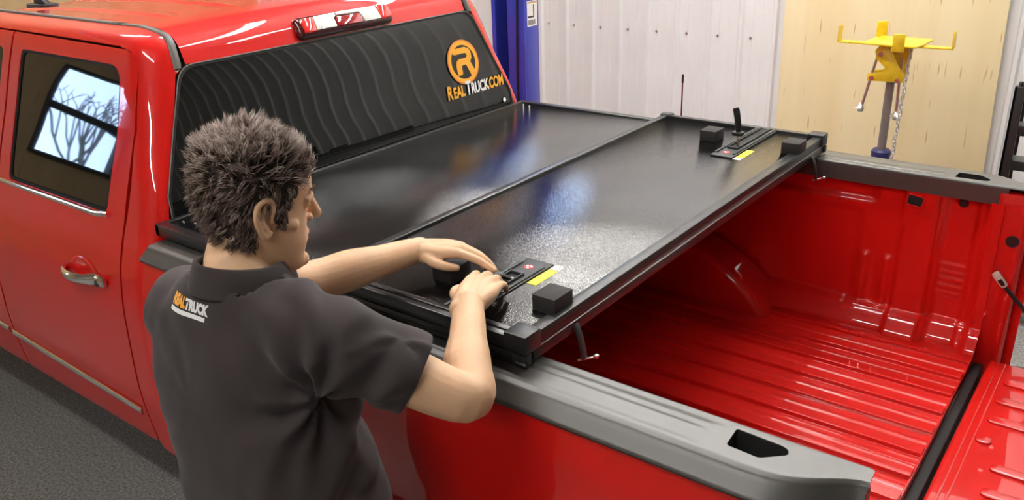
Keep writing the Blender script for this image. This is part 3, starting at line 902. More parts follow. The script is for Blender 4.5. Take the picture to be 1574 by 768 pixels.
# ---- bed
XB0, XR, XE = -.018, 1.829, 1.895
ZR = 1.26
YI, YO = .8015, .920
ZF = .705
Wb = pchip([.50, .62, .80, 1.00, 1.12, 1.20, 1.232], [.935, .965, .985, .982, .965, .945, .936])
def arch(x, z):
    r = math.hypot(x - .72, z - .385)
    return .022 * math.exp(-((r - .50) / .05) ** 2)
for sg in (-1, 1):
    near = sg < 0
    bo = [(XB0, .52), (XB0, 1.232), (XE + .005, 1.232), (XE + .03, 1.10), (XE + .03, .50), (1.28, .50)] + [(.72 + .47 * math.cos(a), .385 + .47 * math.sin(a)) for a in np.linspace(.22, math.pi - .22, 22)] + [(.20, .50)]
    bo = [bo[0]] + bo[:0:-1]
    def fb(x, z, sg=sg):
        w = Wb(z) + arch(x, z)
        w = YI + (w - YI) * (1 - .62 * sstep(1.70, 1.905, x) ** 2.2) - .015 * sstep(1.6, 1.9, x)
        return (x, sg * w, z)
    panel('bed_side', bo, [], fb, PAINT, TR, .035, .01, flip=not near, bstep=.025)
    # top flange below the cap
    # rail cap: cross profile (v = distance along the cap's skin) inner lip, grooved top, outer slope
    cy = [(YI, ZR - .062), (YI, ZR - .006), (YI + .002, ZR - .001), (YI + .008, ZR), (YO - .010, ZR), (YO - .001, ZR - .003), (YO + .006, ZR - .010), (YO + .030, ZR - .028), (YO + .033, ZR - .036), (YO + .020, ZR - .045)]
    cl = [0]
    for a, b in zip(cy, cy[1:]): cl.append(cl[-1] + math.hypot(b[0] - a[0], b[1] - a[1]))
    def capf(x, v, sg=sg, cy=cy, cl=cl):
        v = min(max(v, 0), cl[-1] - 1e-6)
        k = max(i for i in range(len(cl) - 1) if cl[i] <= v)
        f = (v - cl[k]) / (cl[k + 1] - cl[k])
        y = cy[k][0] + f * (cy[k + 1][0] - cy[k][0]); z = cy[k][1] + f * (cy[k + 1][1] - cy[k][1])
        tp = sstep(1.60, 1.90, x)
        # outer edge sweeps in and down towards the rear end
        y = YI + (y - YI) * (1 - .62 * sstep(1.70, 1.905, x) ** 2.2)
        if y < YI + .1 * (1 - tp): pass
        for yg in (.827, .852, .877, .898):
            z -= .0012 * math.exp(-((y - yg) / .0014) ** 2) * (1 - sstep(1.60, 1.66, x))
        return (x, sg * y, z)
    xs_ = np.array(list(np.linspace(XB0, 1.62, 55)) + list(np.linspace(1.63, 1.905, 40)))
    vtop0, vtop1 = cl[3], cl[4]
    pk = [(1.672, .822), (1.676, .876), (1.735, .880), (1.772, .846), (1.768, .832), (1.755, .826)]
    # cap skin as polygon with a stake-pocket hole; (x, v)
    vy = lambda x, y: vtop0 + (YI + (y - YI) / (1 - .62 * sstep(1.70, 1.905, x) ** 2.2) - cy[3][0])
    hole = [(x, vy(x, y)) for x, y in round_poly(pk, .006, 3)]
    outer = [(XB0, 0), (XR + .001, 0), (XR + .001, cl[1]), (1.888, cl[1]), (1.900, cl[3] + .01), (1.902, cl[5]), (1.898, cl[-1]), (XB0, cl[-1])]
    panel('bed_rail_cap', outer, [hole], capf, TRIM, TR, .0075, .003, flip=near, bstep=.0075)
    # pocket well
    pw_ = [(x, sg * y) for x, y in round_poly(pk, .006, 3)]
    n = len(pw_)
    V = [(x, y, ZR - .001) for x, y in pw_] + [(x, y, ZR - .05) for x, y in pw_]
    F = [(i, (i + 1) % n, n + (i + 1) % n, n + i) for i in range(n)] + [tuple(range(n, 2 * n))]
    if near: F = [f[::-1] for f in F]
    mesh_obj('stake_pocket', V, [f[::-1] for f in F], mat('dark_pocket', (.02, .02, .02), rough=.5), TR)

    # inner wall with pressings, mapped (x, z)
    def inw(x, z, sg=sg):
        y = YI + .022
        # long recessed field under the cap, its rounded lower right corner
        fx_ = sstep(1.47, 1.43, x) * sstep(1.125, 1.150, z) 
        y += .014 * fx_
        # bulge band below it
        y += .012 * sstep(1.425, 1.395, x) * sstep(1.115, 1.085, z) * sstep(.74, .78, z) * 0.6
        # two vertical beads
        for xb in (1.437, 1.510):
            y -= .012 * math.exp(-((x - xb) / .016) ** 2) * sstep(.76, .79, z) * sstep(.965, .94, z)
        # column beside the seam and deep rear panel with stepped pressing
        y -= .020 * sstep(1.535, 1.55, x) * sstep(1.655, 1.64, x)
        y += .012 * sstep(1.66, 1.675, x) * sstep(1.765, 1.75, x)
        for zz in (.86, .885, .91, .935, .96):
            y -= .006 * math.exp(-((z - zz) / .007) ** 2) * sstep(1.665, 1.68, x) * sstep(1.755, 1.74, x)
        y -= .030 * sstep(1.775, 1.80, x)
        # foot flange curving to the floor
        y -= .05 * sstep(.80, .70, z) ** 1.5
        y -= .028 * sstep(.775, .765, z) * (0.5 if x > 1.66 else 1)
        return (x, sg * y, z)
    grid('bed_inner_wall', list(np.linspace(XB0, 1.30, 30)) + list(np.linspace(1.306, XR, 90)), np.linspace(ZF - .01, ZR - .056, 90), inw, PAINT, TR, flip=near)
    # wheel housing
    def wh(u, v, sg=sg):
        a = u; rr = .50
        x = .72 + rr * 1.06 * math.cos(a); z = .43 + rr * math.sin(a)
        yin = .645
        # v 0..1 across from the wall to the inner face, rounded
        if v < .7: return (x, sg * (YI + .01 - (YI + .01 - yin - .03) * v / .7), z)
        q = (v - .7) / .3
        if q < .5:
            b = q / .5 * math.pi / 2
            k = .03 * (1 - math.cos(b))
            return (.72 + (rr * 1.06 - k) * math.cos(a), sg * (yin + .03 - .03 * math.sin(b)), .43 + (rr - k) * math.sin(a))
        k = .03 + (q - .5) / .5 * (rr - .04)
        return (.72 + (rr * 1.06 - k) * math.cos(a), sg * yin, .43 + (rr - k) * math.sin(a))
    grid('wheel_housing', np.linspace(.15, math.pi - .15, 50), list(np.linspace(0, .7, 8)) + list(np.linspace(.73, 1, 14)), wh, PAINT, TR, flip=not near)
    # pockets and plugs on the inner wall
    def onwall(x, z, off): 
        p = Vector(inw(x, z)); p.y -= sg * off; return p
    Mh = basis(onwall(1.575, 1.17, .002), (1, 0, 0), (0, 0, 1))
    if sg > 0:
        hpoly = round_poly([(-.024, -.014), (.020, -.019), (.024, .012), (-.020, .017)], .009, 4)
        prism('tie_down_pocket', hpoly, 2, -.004, .003, SHADOWGAP, TR, .001, Mh)
        rim = [Mh @ Vector((x * 1.12, y * 1.15, .003)) for x, y in hpoly]
        tube('tie_down_rim', rim + [rim[0]], .0025, PAINT, TR, 6)
    lathe('bed_plug', [(0, -.004), (.012, -.004), (.015, 0), (.012, .006), (0, .007)], BLK, TR, basis(onwall(1.709, 1.175, .0), (1, 0, 0), (0, 0, -sg)), 16)
    # rear pillar
    pb = bmesh.new()
    pp = round_poly([(XR - .022, sg * (YI - .003)), (XE - .004, sg * (YI + .001)), (XE + .006, sg * (YI + .02)), (XE + .003, sg * (YI + .030)), (1.80, sg * (YI + .045)), (1.80, sg * (YI + .02))], .012, 4)
    prism('bed_pillar', pp, 2, .62, 1.238, PAINT, TR, .004)
    Mj = basis((XE - .030, sg * YI, 1.09), (1, 0, 0), (0, 0, 1))
    lathe('tailgate_bumper', [(0, -.002), (.019, -.002), (.019, .006), (.014, .012), (0, .013)], BLK, TR, basis((XE - .030, sg * YI, 1.09), (1, 0, 0), (0, 0, -sg)), 18)
    lathe('pillar_bolt', [(0, -.002), (.008, -.002), (.008, .004), (0, .005)], PAINT, TR, basis((XE - .030, sg * YI, 1.03), (1, 0, 0), (0, 0, -sg)), 10)
    lathe('pillar_bolt', [(0, -.002), (.008, -.002), (.008, .004), (0, .005)], PAINT, TR, basis((XE - .045, sg * YI, .86), (1, 0, 0), (0, 0, -sg)), 10)
    # tailgate cable
    c0 = Vector((XE - .040, sg * (YI - .012), .965))
    cb = tube('tailgate_cable', [c0 + Vector((0, 0, 0)), c0 + Vector((.03, -sg * .002, -.035)), c0 + Vector((.12, -sg * .004, -.12)), c0 + Vector((.30, sg * .0, -.225)), c0 + Vector((.40, sg * .005, -.235))], .0065, BLK, TR, 8)
    Mc = basis(c0, (.66, 0, -.75), (.75, 0, .66))
    prism('cable_end', round_poly([(-.028, -.012), (.028, -.010), (.028, .010), (-.028, .012)], .009, 4), 2, -.004, .008, mat('pale_cable_end', (.65, .58, .50), rough=.4), cb, .002, Mc)
    prism('cable_end_slot', round_poly([(-.002, -.007), (.02, -.006), (.02, .006), (-.002, .007)], .003, 3), 2, .0078, .0088, BLK, cb, 0, Mc)

# floor with lengthwise ribs
ribs = [.600 - .1165 * k for k in range(11)]
def fz(y):
    z = ZF - .013
    for yr in ribs:
        d = abs(y - yr + .0)
        z += .013 * sstep(.0225, .0175, d)
        dm = abs(y - yr - .058)
        z += .003 * sstep(.012, .006, dm)
    return z
ysf = sorted(set([-.79 + k * .02 for k in range(80)] + [yr + s * d for yr in ribs for s in (-1, 1) for d in (.0165, .0175, .0185, .0195, .0205, .0215, .0225, .0235, .0, .010)] + [yr + .058 + s * d for yr in ribs for s in (-1, 1) for d in (.005, .007, .009, .011, .013)]))
grid('bed_floor', list(np.linspace(0, XR - .004, 24)), ysf, lambda x, y: (x, y, fz(y)), PAINT, TR)
for sg in (-1, 1):  # floor's seam strip along each wall
    box('floor_seam', (1.0, min(sg * .70, sg * .79), ZF - .02), (XR, max(sg * .70, sg * .79), ZF - .002), PAINT, TR, .004)
box('floor_edge', (XR - .006, -.79, ZF - .10), (XR, .79, ZF - .006), PAINT, TR, .002)
box('bed_bulkhead', (-.012, -.80, .60), (.02, .80, 1.245), PAINT, TR, .006)
box('floor_gap_seal', (XR + .001, -.765, ZF - .09), (XR + .03, .765, ZF - .03), SHADOWGAP, TR, .004)

# lowered tailgate
TG = bm_obj('tailgate', box_bm(bmesh.new(), (1.872, -.762, ZF - .075), (2.40, .762, ZF - .004), .012, 3), PAINT, TR, angle=40)
for k in range(13):
    yk = .63 - .1185 * k
    long = 0
    x0 = 1.935 if k != 3 else 1.930
    x1 = 2.33
    if k > 3: x0 = 1.982
    segs = [(x0, x1, yk)] if k != 3 else [(1.925, 1.965, yk)]
    for a, b, y in segs:
        prism('tailgate_bead', round_poly([(a, y - .019), (b, y - .019), (b, y + .019), (a, y + .019)], .0185, 6), 2, ZF - .012, ZF + .003, PAINT, TG, .0035)
for x_ in (1.895, 1.915):
    box('tailgate_crease', (x_, -.75, ZF - .008), (x_ + .008, .75, ZF - .0015), PAINT, TG, .002)
box('tailgate_latch_plate', (2.10, -.12, ZF - .01), (2.28, .12, ZF + .006), BLK, TG, .004)
# ------------------------------------------------------------------ folding bed cover
TC = thing('folding_bed_cover', 'black hard folding truck bed cover with its rear panel folded over', 'bed cover', (.6, 0, 1.262))
TC_off = Vector((-.6, 0, -1.262))
CH = .872
CX0, CXH, CXS = -.050, .640, 1.250
def cbx(name, lo, hi, m, par=TC, bev=.002, seg=2):
    return box(name, lo, hi, m, par, bev, seg, mtx=Matrix.Translation(TC_off))
TM = Matrix.Translation(TC_off)
# front panel
fp = cbx('front_panel', (CX0 + .02, -CH + .030, 1.270), (CXH - .022, CH - .030, 1.2985), COVER, bev=.001)
for y0, y1 in ((-CH, -CH + .032), (CH - .032, CH)):
    cbx('panel_rail', (CX0, y0, 1.2665), (CXH - .02, y1, 1.302), ALU, fp, .003)
cbx('panel_rail', (CX0, -CH, 1.2665), (CX0 + .022, CH, 1.3015), ALU, fp, .003)
cbx('panel_rail', (CXH - .044, -CH + .004, 1.2665), (CXH - .020, CH - .004, 1.3022), ALU, fp, .003)
for y_ in (-.80, .80):
    for x_ in (.0, .04):
        lathe('rivet', [(0, 0), (.004, 0), (.003, .0025), (0, .003)], STEEL, fp, TM @ Matrix.Translation((x_, y_ * (1.0 if x_ else 1.015), 1.2983)), 8)
# hinge between front and middle panel
hg = tube('hinge_strip', [Vector((CXH - .010, -CH + .006, 1.298)) + TC_off, Vector((CXH - .010, CH - .006, 1.298)) + TC_off], [(.012, .009)] * 2, RUBBER, TC, 10)
cbx('hinge_flap', (CXH - .024, -CH + .004, 1.288), (CXH + .012, CH - .004, 1.2945), RUBBER, hg, .002)
# middle panel (below the folded one)
mp_ = cbx('middle_panel', (CXH + .01, -CH + .028, 1.270), (CXS - .012, CH - .028, 1.291), COVER, bev=.001)
for y0, y1 in ((-CH, -CH + .032), (CH - .032, CH)):
    cbx('panel_rail', (CXH, y0, 1.2665), (CXS, y1, 1.2925), ALU, mp_, .003)
    yy = y0 if y0 < 0 else y1
    cbx('rail_groove', (CXH, yy - .0012, 1.2765), (CXS, yy + .0012, 1.2805), SHADOWGAP, mp_, 0)  # dark strip on the rail, colour standing in for a groove's shade
cbx('panel_rail', (CXS - .03, -CH, 1.2665), (CXS, CH, 1.2925), ALU, mp_, .003)
cbx('panel_rail', (CXH, -CH, 1.2665), (CXH + .022, CH, 1.2925), ALU, mp_, .003)
# rear panel folded on top, underside up
rp_ = cbx('folded_panel', (CXH + .008, -CH + .026, 1.297), (CXS - .012, CH - .026, 1.3215), COVER, bev=.001)
for sgn in (-1, 1):
    a, b = sorted((sgn * CH, sgn * (CH - .020)))
    cbx('panel_rail', (CXH - .002, a, 1.2945), (CXS, b, 1.3245), ALU, rp_, .0025)
    a, b = sorted((sgn * (CH - .018), sgn * (CH - .034)))
    cbx('rail_lip', (CXH + .004, a, 1.298), (CXS - .004, b, 1.3275), ALU, rp_, .002)
cbx('panel_rail', (CXS - .030, -CH, 1.2945), (CXS, CH, 1.3255), mat('satin_black_rail', (.020, .020, .021), rough=.35), rp_, .003)
cbx('panel_rail', (CXH - .004, -CH, 1.2945), (CXH + .022, CH, 1.3275), ALU, rp_, .004)
cbx('rear_seal', (CXS - .004, -CH + .02, 1.293), (CXS + .003, CH - .02, 1.2955), mat('light_edge', (.45, .44, .43), rough=.3, metal=1), rp_, .0008)
for y_, s1 in ((-CH, 1), (CH, -1)):
    a, b = sorted((y_ - s1 * .002, y_ + s1 * .052))
    cbx('corner_cap', (CXS - .050, a, 1.293), (CXS + .004, b, 1.3335), BLK, rp_, .003)
    a, b = sorted((y_ - s1 * .001, y_ + s1 * .035))
    cbx('hinge_cap', (CXH - .012, a, 1.293), (CXH + .035, b, 1.3325), BLK, rp_, .008, 4)
    a, b = sorted((y_ - s1 * .003, y_ + s1 * .02))
    cbx('corner_cap', (CXS - .03, a, 1.2655), (CXS + .004, b, 1.2905), BLK, mp_, .003)
    cbx('corner_plate', (CXS - .02, min(y_ - s1 * .0045, y_ - s1 * .0025), 1.272), (CXS + .0035, max(y_ - s1 * .0045, y_ - s1 * .0025), 1.276), STEEL, mp_, .0005)
# foam blocks
ZS = 1.3217
for x, y in ((1.207, -.712), (.926, -.712), (.934, .640), (1.222, .634)):
    cbx('foam_block', (x - .029, y - .034, ZS - .0005), (x + .029, y + .034, ZS + .036), RUBBER, rp_, .0015)
# latches: grey plate with a channel, lever, rod, labels
def latch(yin, yout, lever, near):
    s = 1 if yout > yin else -1            # towards the outer edge
    x0, x1 = 1.012, 1.088
    L = cbx('latch_plate', (x0, min(yin, yout), ZS - .001), (x1, max(yin, yout), ZS + .004), mat('charcoal_latch_plate', (.030, .031, .032), rough=.5), rp_, .0015)
    def b(nm, xa, xb, ya, yb, za, zb, m, par=L, bev=.001):
        return cbx(nm, (xa, min(ya, yb), ZS + za), (xb, max(ya, yb), ZS + zb), m, par, bev)
    for xa in (x0 + .002, x1 - .012):
        b('plate_rib', xa, xa + .008, yin + s * .03, yout - s * .002, .003, .008, MATS['charcoal_latch_plate'])
    b('latch_channel', x0 + .022, x1 - .024, yin + s * .095, yout - s * .006, .0035, .0046, SHADOWGAP)
    b('channel_wall', x0 + .018, x0 + .022, yin + s * .095, yout - s * .006, .003, .011, MATS['charcoal_latch_plate'])
    b('channel_wall', x1 - .024, x1 - .020, yin + s * .095, yout - s * .006, .003, .011, MATS['charcoal_latch_plate'])
    b('channel_stop', x0 + .018, x1 - .020, yin + s * .088, yin + s * .095, .003, .011, MATS['charcoal_latch_plate'])
    # red and white lock mark
    mk = prism('lock_mark', ell(.012, .012, 18), 2, 0, .0008, mat('red_print', (.65, .03, .03), rough=.5), L, mtx=TM @ Matrix.Translation((x0 + .036, yin + s * .045, ZS + .0038)))
    for dx, dy in ((.004, .004), (-.005, .002), (.001, -.006)):
        prism('mark_dot', ell(.0032, .0032, 10), 2, .0008, .0014, WHITE, mk, mtx=TM @ Matrix.Translation((x0 + .036 + dx, yin + s * .045 + dy, ZS + .0038)))
    # labels beside the plate
    cbx('caution_label', (x1 + .003, min(yin + s * .024, yin + s * .112), ZS), (x1 + .028, max(yin + s * .024, yin + s * .112), ZS + .0008), YELLOW, rp_, 0)
    wl = cbx('print_label', (x1 + .002, min(yin - s * .006, yin + s * .021), ZS), (x1 + .029, max(yin - s * .006, yin + s * .021), ZS + .0007), mat('grey_white_label', (.55, .55, .55), rough=.5, vary=(220, .7)), rp_, 0)
    xm = (x0 + x1) / 2 - .001
    if lever == 'up':
        yl = yin + s * .13
        pts = [Vector((xm, yl, ZS + .050)), Vector((xm - .001, yl - .002, ZS + .070)), Vector((xm - .004, yl - .004, ZS + .095)), Vector((xm - .010, yl - .006, ZS + .125)), Vector((xm - .012, yl - .006, ZS + .132))]
        lv = tube('latch_lever', [p + TC_off for p in pts], [(.008, .013), (.010, .011), (.011, .008), (.012, .006), (.010, .005)], BLK, L, 12)
        cbx('lever_foot', (xm - .017, yl - .016, ZS + .040), (xm + .017, yl + .012, ZS + .054), BLK, lv, .004, 3)
        tube('latch_rod', [Vector((xm, yl, ZS + .002)) + TC_off, Vector((xm, yl, ZS + .045)) + TC_off], .0038, STEEL, L, 8)
    else:
        yl = yin + s * .165
        pts = [Vector((xm + .002, yl - s * .035, ZS + .010)), Vector((xm, yl - s * .01, ZS + .026)), Vector((xm - .004, yl + s * .02, ZS + .036)), Vector((xm - .008, yl + s * .038, ZS + .036)), Vector((xm - .010, yl + s * .050, ZS + .034))]
        lv = tube('latch_lever', [p + TC_off for p in pts], [(.013, .005), (.015, .008), (.015, .009), (.013, .008), (.009, .005)], BLK, L, 12)
        tube('latch_rod', [Vector((xm + .010, yl - s * .045, ZS + .006)) + TC_off, Vector((xm + .006, yl - s * .015, ZS + .018)) + TC_off], .0035, STEEL, L, 8)
latch(-.535, -.845, 'held', True)
latch(.462, .840, 'up', False)
# hold-down straps hanging below the rear edge
for y in (-.690, .740):
    s = 1 if y > 0 else -1
    st_ = tube('hold_down_strap', [Vector(p) + TC_off for p in ((1.228, y, 1.284), (1.240, y, 1.288), (1.252, y, 1.280), (1.262, y, 1.255), (1.270, y, 1.222), (1.272, y, 1.206))], [(.011, .003)] * 6, mat('black_strap', (.02, .02, .02), rough=.45), TC, 10)
    tube('strap_pin', [Vector((1.262, y - .012, 1.205)) + TC_off, Vector((1.278, y + .008, 1.206)) + TC_off, Vector((1.290, y + .014, 1.211)) + TC_off], .003, STEEL, st_, 8)
    lathe('pin_knob', [(0, -.006), (.006, -.003), (.006, .003), (0, .006)], STEEL, st_, TM @ Matrix.Translation((1.292, y + .015, 1.212)), 10)
# ------------------------------------------------------------------ the man
MAN = thing('person', 'man with short greying hair in a dark polo shirt working the cover latch', 'person', (.93, -1.30, 0))
MO = Vector((-.93, 1.30, 0))
SKIN = mat('skin', (.74, .47, .29), rough=.5, spec=.35, sss=.12, bump=(160, .12, 3, .001), vary=(14, .10))
SHIRT = mat('dark_plum_polo_cotton', (.046, .037, .038), rough=.9, spec=.2, sheen=.12, bump=(1500, .3, 2, .0006))
PANTS = mat('black_trousers', (.012, .012, .014), rough=.85, bump=(900, .2))

def remesh(name, bm, voxel, m, parent, smooth_it=2, post=None):
    bmesh.ops.recalc_face_normals(bm, faces=bm.faces)
    me = bpy.data.meshes.new(name + '_t')
    bm.to_mesh(me); bm.free()
    o = bpy.data.objects.new(name + '_t', me)
    COL.objects.link(o)
    r = o.modifiers.new('r', 'REMESH'); r.mode = 'VOXEL'; r.voxel_size = voxel; r.use_smooth_shade = True
    if smooth_it:
        s = o.modifiers.new('s', 'SMOOTH'); s.factor = .5; s.iterations = smooth_it
    bpy.context.view_layer.update()
    dg = bpy.context.evaluated_depsgraph_get()
    out = bpy.data.meshes.new_from_object(o.evaluated_get(dg))
    bpy.data.objects.remove(o); bpy.data.meshes.remove(me)
    if post: post(out)
    out.materials.clear(); out.materials.append(m)
    out.polygons.foreach_set('use_smooth', [True] * len(out.polygons))
    out.transform(Matrix.Translation(MO))
    out.name = name
    return link(bpy.data.objects.new(name, out), parent)

def limb(bm, pts, rad, seg=18):
    """tapered limb with rounded ends through the given joints, smoothed"""
    P = [Vector(p) for p in pts]
    R = [(r if isinstance(r, tuple) else (r, r)) for r in rad]
    Q, S = [], []
    for i in range(len(P) - 1):
        for k in range(6):
            t = k / 6
            p0 = P[max(i - 1, 0)]; p1 = P[i]; p2 = P[i + 1]; p3 = P[min(i + 2, len(P) - 1)]
            Q.append(.5 * ((2 * p1) + (p2 - p0) * t + (2 * p0 - 5 * p1 + 4 * p2 - p3) * t * t + (3 * p1 - p0 - 3 * p2 + p3) * t ** 3))
            S.append(tuple(R[i][j] + (R[i + 1][j] - R[i][j]) * (t * t * (3 - 2 * t)) for j in (0, 1)))
    Q.append(P[-1]); S.append(R[-1])
    d0 = (Q[0] - Q[1]).normalized(); d1 = (Q[-1] - Q[-2]).normalized()
    r0, r1 = max(S[0]), max(S[-1])
    a0 = [(Q[0] + d0 * r0 * math.sin(a) * .9, tuple(s * math.cos(a) for s in S[0])) for a in (1.35, .9, .45)]
    a1 = [(Q[-1] + d1 * r1 * math.sin(a) * .9, tuple(s * math.cos(a) for s in S[-1])) for a in (.45, .9, 1.35)]
    Q = [q for q, _ in a0] + Q + [q for q, _ in a1]
    S = [s for _, s in a0] + S + [s for _, s in a1]
    tube_bm(bm, Q, S, seg)

def ellipsoid(bm, c, r, M=None, seg=16):
    t = bmesh.new()
    bmesh.ops.create_uvsphere(t, u_segments=seg, v_segments=seg // 2 + 2, radius=1)
    MM = (M or Matrix.Identity(4)) @ Matrix.Translation(Vector(c)) @ Matrix.Diagonal((*r, 1))
    bmesh.ops.transform(t, matrix=MM, verts=t.verts)
    me = bpy.data.meshes.new('t'); t.to_mesh(me); t.free(); bm.from_mesh(me); bpy.data.meshes.remove(me)

def loft(bm, rings):
    R = [[bm.verts.new(p) for p in r] for r in rings]
    n = len(R[0])
    for a, b in zip(R, R[1:]):
        for k in range(n):
            bm.faces.new((a[k], a[(k + 1) % n], b[(k + 1) % n], b[k]))
    bm.faces.new(R[0][::-1]); bm.faces.new(R[-1])

# --- pose (world coordinates, floor at 0)
HC = Vector((.915, -1.200, 1.640))                # head centre
HEADM = basis(HC, (.955, -.295, 0), (.29, .94, -.20))     # x right, y forward, z up
NECKB = Vector((.924, -1.258, 1.522))
SHR = Vector((1.095, -1.245, 1.462)); ELR = Vector((1.290, -1.095, 1.330)); WRR = Vector((1.124, -.884, 1.378))
SHL = Vector((.742, -1.262, 1.432)); ELL = Vector((.800, -1.000, 1.392)); WRL = Vector((.872, -.752, 1.392))

# --- head profile: z, front, back, half width
HP = [(-.120, .070, .030, .014), (-.113, .092, .005, .033), (-.098, .099, -.018, .047), (-.078, .094, -.035, .056), (-.056, .097, -.050, .062), (-.036, .095, -.066, .066),
      (-.010, .091, -.083, .070), (.018, .088, -.093, .073), (.045, .097, -.098, .076), (.070, .094, -.097, .076), (.095, .078, -.088, .070), (.112, .052, -.066, .055), (.122, .018, -.032, .028)]
hz = [h[0] for h in HP]
hF, hB, hW = pchip(hz, [h[1] for h in HP]), pchip(hz, [h[2] for h in HP]), pchip(hz, [h[3] for h in HP])
def headpt(z, a, off=0):
    """a: angle round the head, 0 = right side, pi/2 = face"""
    f, b, w = hF(z), hB(z), hW(z)
    cy = b + (f - b) * .47
    c, s = math.cos(a), math.sin(a)
    e = 2.35 if s > 0 else 2.15
    rr = (abs(c) ** e + abs(s) ** e) ** (-1 / e)
    ry = (f - cy) if s > 0 else (cy - b)
    return Vector(((w + off) * rr * c, cy + (ry + off) * rr * s, z))

body = bmesh.new()
loft(body, [[HEADM @ headpt(z, 2 * math.pi * k / 40) for k in range(40)] for z in np.linspace(-.120, .122, 30)])
def hl(pts, rad, seg=12): limb(body, [HEADM @ Vector(p) for p in pts], rad, seg)
# nose, wings, brow, lips, chin, jaw corner
hl([(0, .090, .030), (0, .104, .010), (0, .118, -.014)], [.0075, .009, .0105])
hl([(-.013, .098, -.018), (.013, .098, -.018)], [.0085, .0085])
hl([(-.040, .080, .040), (0, .096, .038), (.040, .080, .040)], [.008, .008, .008])
hl([(-.022, .090, -.048), (0, .099, -.045), (.022, .090, -.048)], [.005, .0065, .005])
hl([(-.019, .090, -.059), (0, .098, -.059), (.019, .090, -.059)], [.005, .007, .005])
hl([(-.014, .090, -.096), (.014, .090, -.096)], [.014, .014])
for s in (-1, 1):
    hl([(s * .056, .050, -.016), (s * .060, .020, -.014)], [.012, .012])          # cheekbone
    hl([(s * .015, .088, .024), (s * .031, .0905, .0275), (s * .047, .078, .023)], [.005, .0068, .005])   # upper lid
    hl([(s * .016, .086, .014), (s * .031, .0875, .0115), (s * .046, .077, .015)], [.004, .005, .004])     # lower lid
    # ear: helix, lobe, inner plate
    E = lambda y, z, o=0: HEADM @ Vector((s * (.0775 + o), y, z))
    limb(body, [E(.004, .004, .0), E(.004, .026, .004), E(-.010, .035, .009), E(-.026, .026, .013), E(-.029, .006, .013), E(-.020, -.016, .009), E(-.008, -.030, .004), E(.002, -.024, .001)], [.0042, .005, .0052, .0052, .0050, .0055, .0068, .005], 10)
    limb(body, [E(-.012, .020, .001), E(-.016, .0, .003), E(-.006, -.016, .001)], [(.008, .005)] * 3, 10)
    limb(body, [E(.003, -.006, .002), E(.002, .004, .002)], [.004, .004], 8)
# neck
limb(body, [HEADM @ Vector((0, -.018, -.06)), HEADM @ Vector((0, -.030, -.12)), NECKB + Vector((0, 0, .01)), NECKB + Vector((0, .0, -.08))], [.055, .055, .059, .072], 24)
# trunk and legs under the clothes
limb(body, [NECKB + Vector((0, .005, -.08)), (.915, -1.265, 1.30), (.945, -1.275, 1.10), (.95, -1.29, .92)], [(.12, .08), (.15, .10), (.14, .10), (.13, .10)], 24)
HIPS = {1: Vector((1.075, -1.29, .90)), -1: Vector((.885, -1.29, .90))}
for s in (1, -1):
    hpj = HIPS[s]; kn = Vector((hpj.x + s * .02, -1.29, .49)); an = Vector((hpj.x + s * .04, -1.33, .09))
    limb(body, [hpj, kn, an], [.075, .05, .036], 16)
    limb(body, [an + Vector((0, -.02, -.04)), an + Vector((s * .02, .15, -.055))], [.035, .03], 12)
# arms
limb(body, [SHR, SHR.lerp(ELR, .5) + Vector((.006, .0, -.004)), ELR, ELR.lerp(WRR, .30), ELR.lerp(WRR, .68), WRR], [.052, .050, .044, .045, .035, .029], 22)
limb(body, [SHL, SHL.lerp(ELL, .5), ELL, ELL.lerp(WRL, .30), ELL.lerp(WRL, .68), WRL], [.052, .050, .044, .045, .034, .028], 22)
limb(body, [SHR + Vector((-.10, 0, .0)), SHR], [.06, .055], 18)
limb(body, [SHL + Vector((.10, 0, .0)), SHL], [.06, .055], 18)

def hand(wrist, fwd, back, sgn, fingers, thumb, palm_len=.092):
    """fwd: direction of the knuckles, back: direction the back of the hand faces, sgn: +1 when the thumb lies on fwd x back side.
    fingers: per finger (curl1, curl2, curl3, spread); thumb: points in hand coordinates"""
    M = basis(wrist, fwd, Vector(back).cross(Vector(fwd)), None)   # x fwd, y side, z back
    def W(p): return M @ Vector((p[0], p[1] * sgn, p[2]))
    # palm slab from short limbs, one towards each knuckle
    kn = [(palm_len * 1.00, .031, .004), (palm_len * 1.04, .010, .007), (palm_len * .99, -.011, .005), (palm_len * .90, -.030, .0)]
    for k in kn:
        limb(body, [W((-.030, k[1] * .35, 0)), W((.010, k[1] * .55, .001)), W((palm_len * .5, k[1] * .85, .002)), W(k)], [.020, .0185, .0158, .0115], 12)
    limb(body, [W((.01, .018, -.010)), W((palm_len * .55, .030, -.010))], [.017, .014], 12)
    limb(body, [W((.01, -.016, -.008)), W((palm_len * .6, -.026, -.008))], [.015, .013], 12)
    lens_ = [(.043, .026, .021), (.047, .030, .022), (.043, .028, .021), (.034, .021, .019)]
    for k, (c1, c2, c3, sp), L in zip(kn, fingers, lens_):
        p = Vector(k); a = 0; pts = [p.copy()]
        for c, l in zip((c1, c2, c3), L):
            a += c
            p = p + Vector((math.cos(a) * math.cos(sp), math.sin(sp), -math.sin(a))) * l
            pts.append(p.copy())
        r = .0092 if L is not lens_[3] else .008
        limb(body, [W(k) for k in pts], [r * 1.08, r * 1.02, r * .92, r * .74], 12)
    limb(body, [W(p) for p in thumb], [.016, .0125, .0108, .0082], 12)
    return W

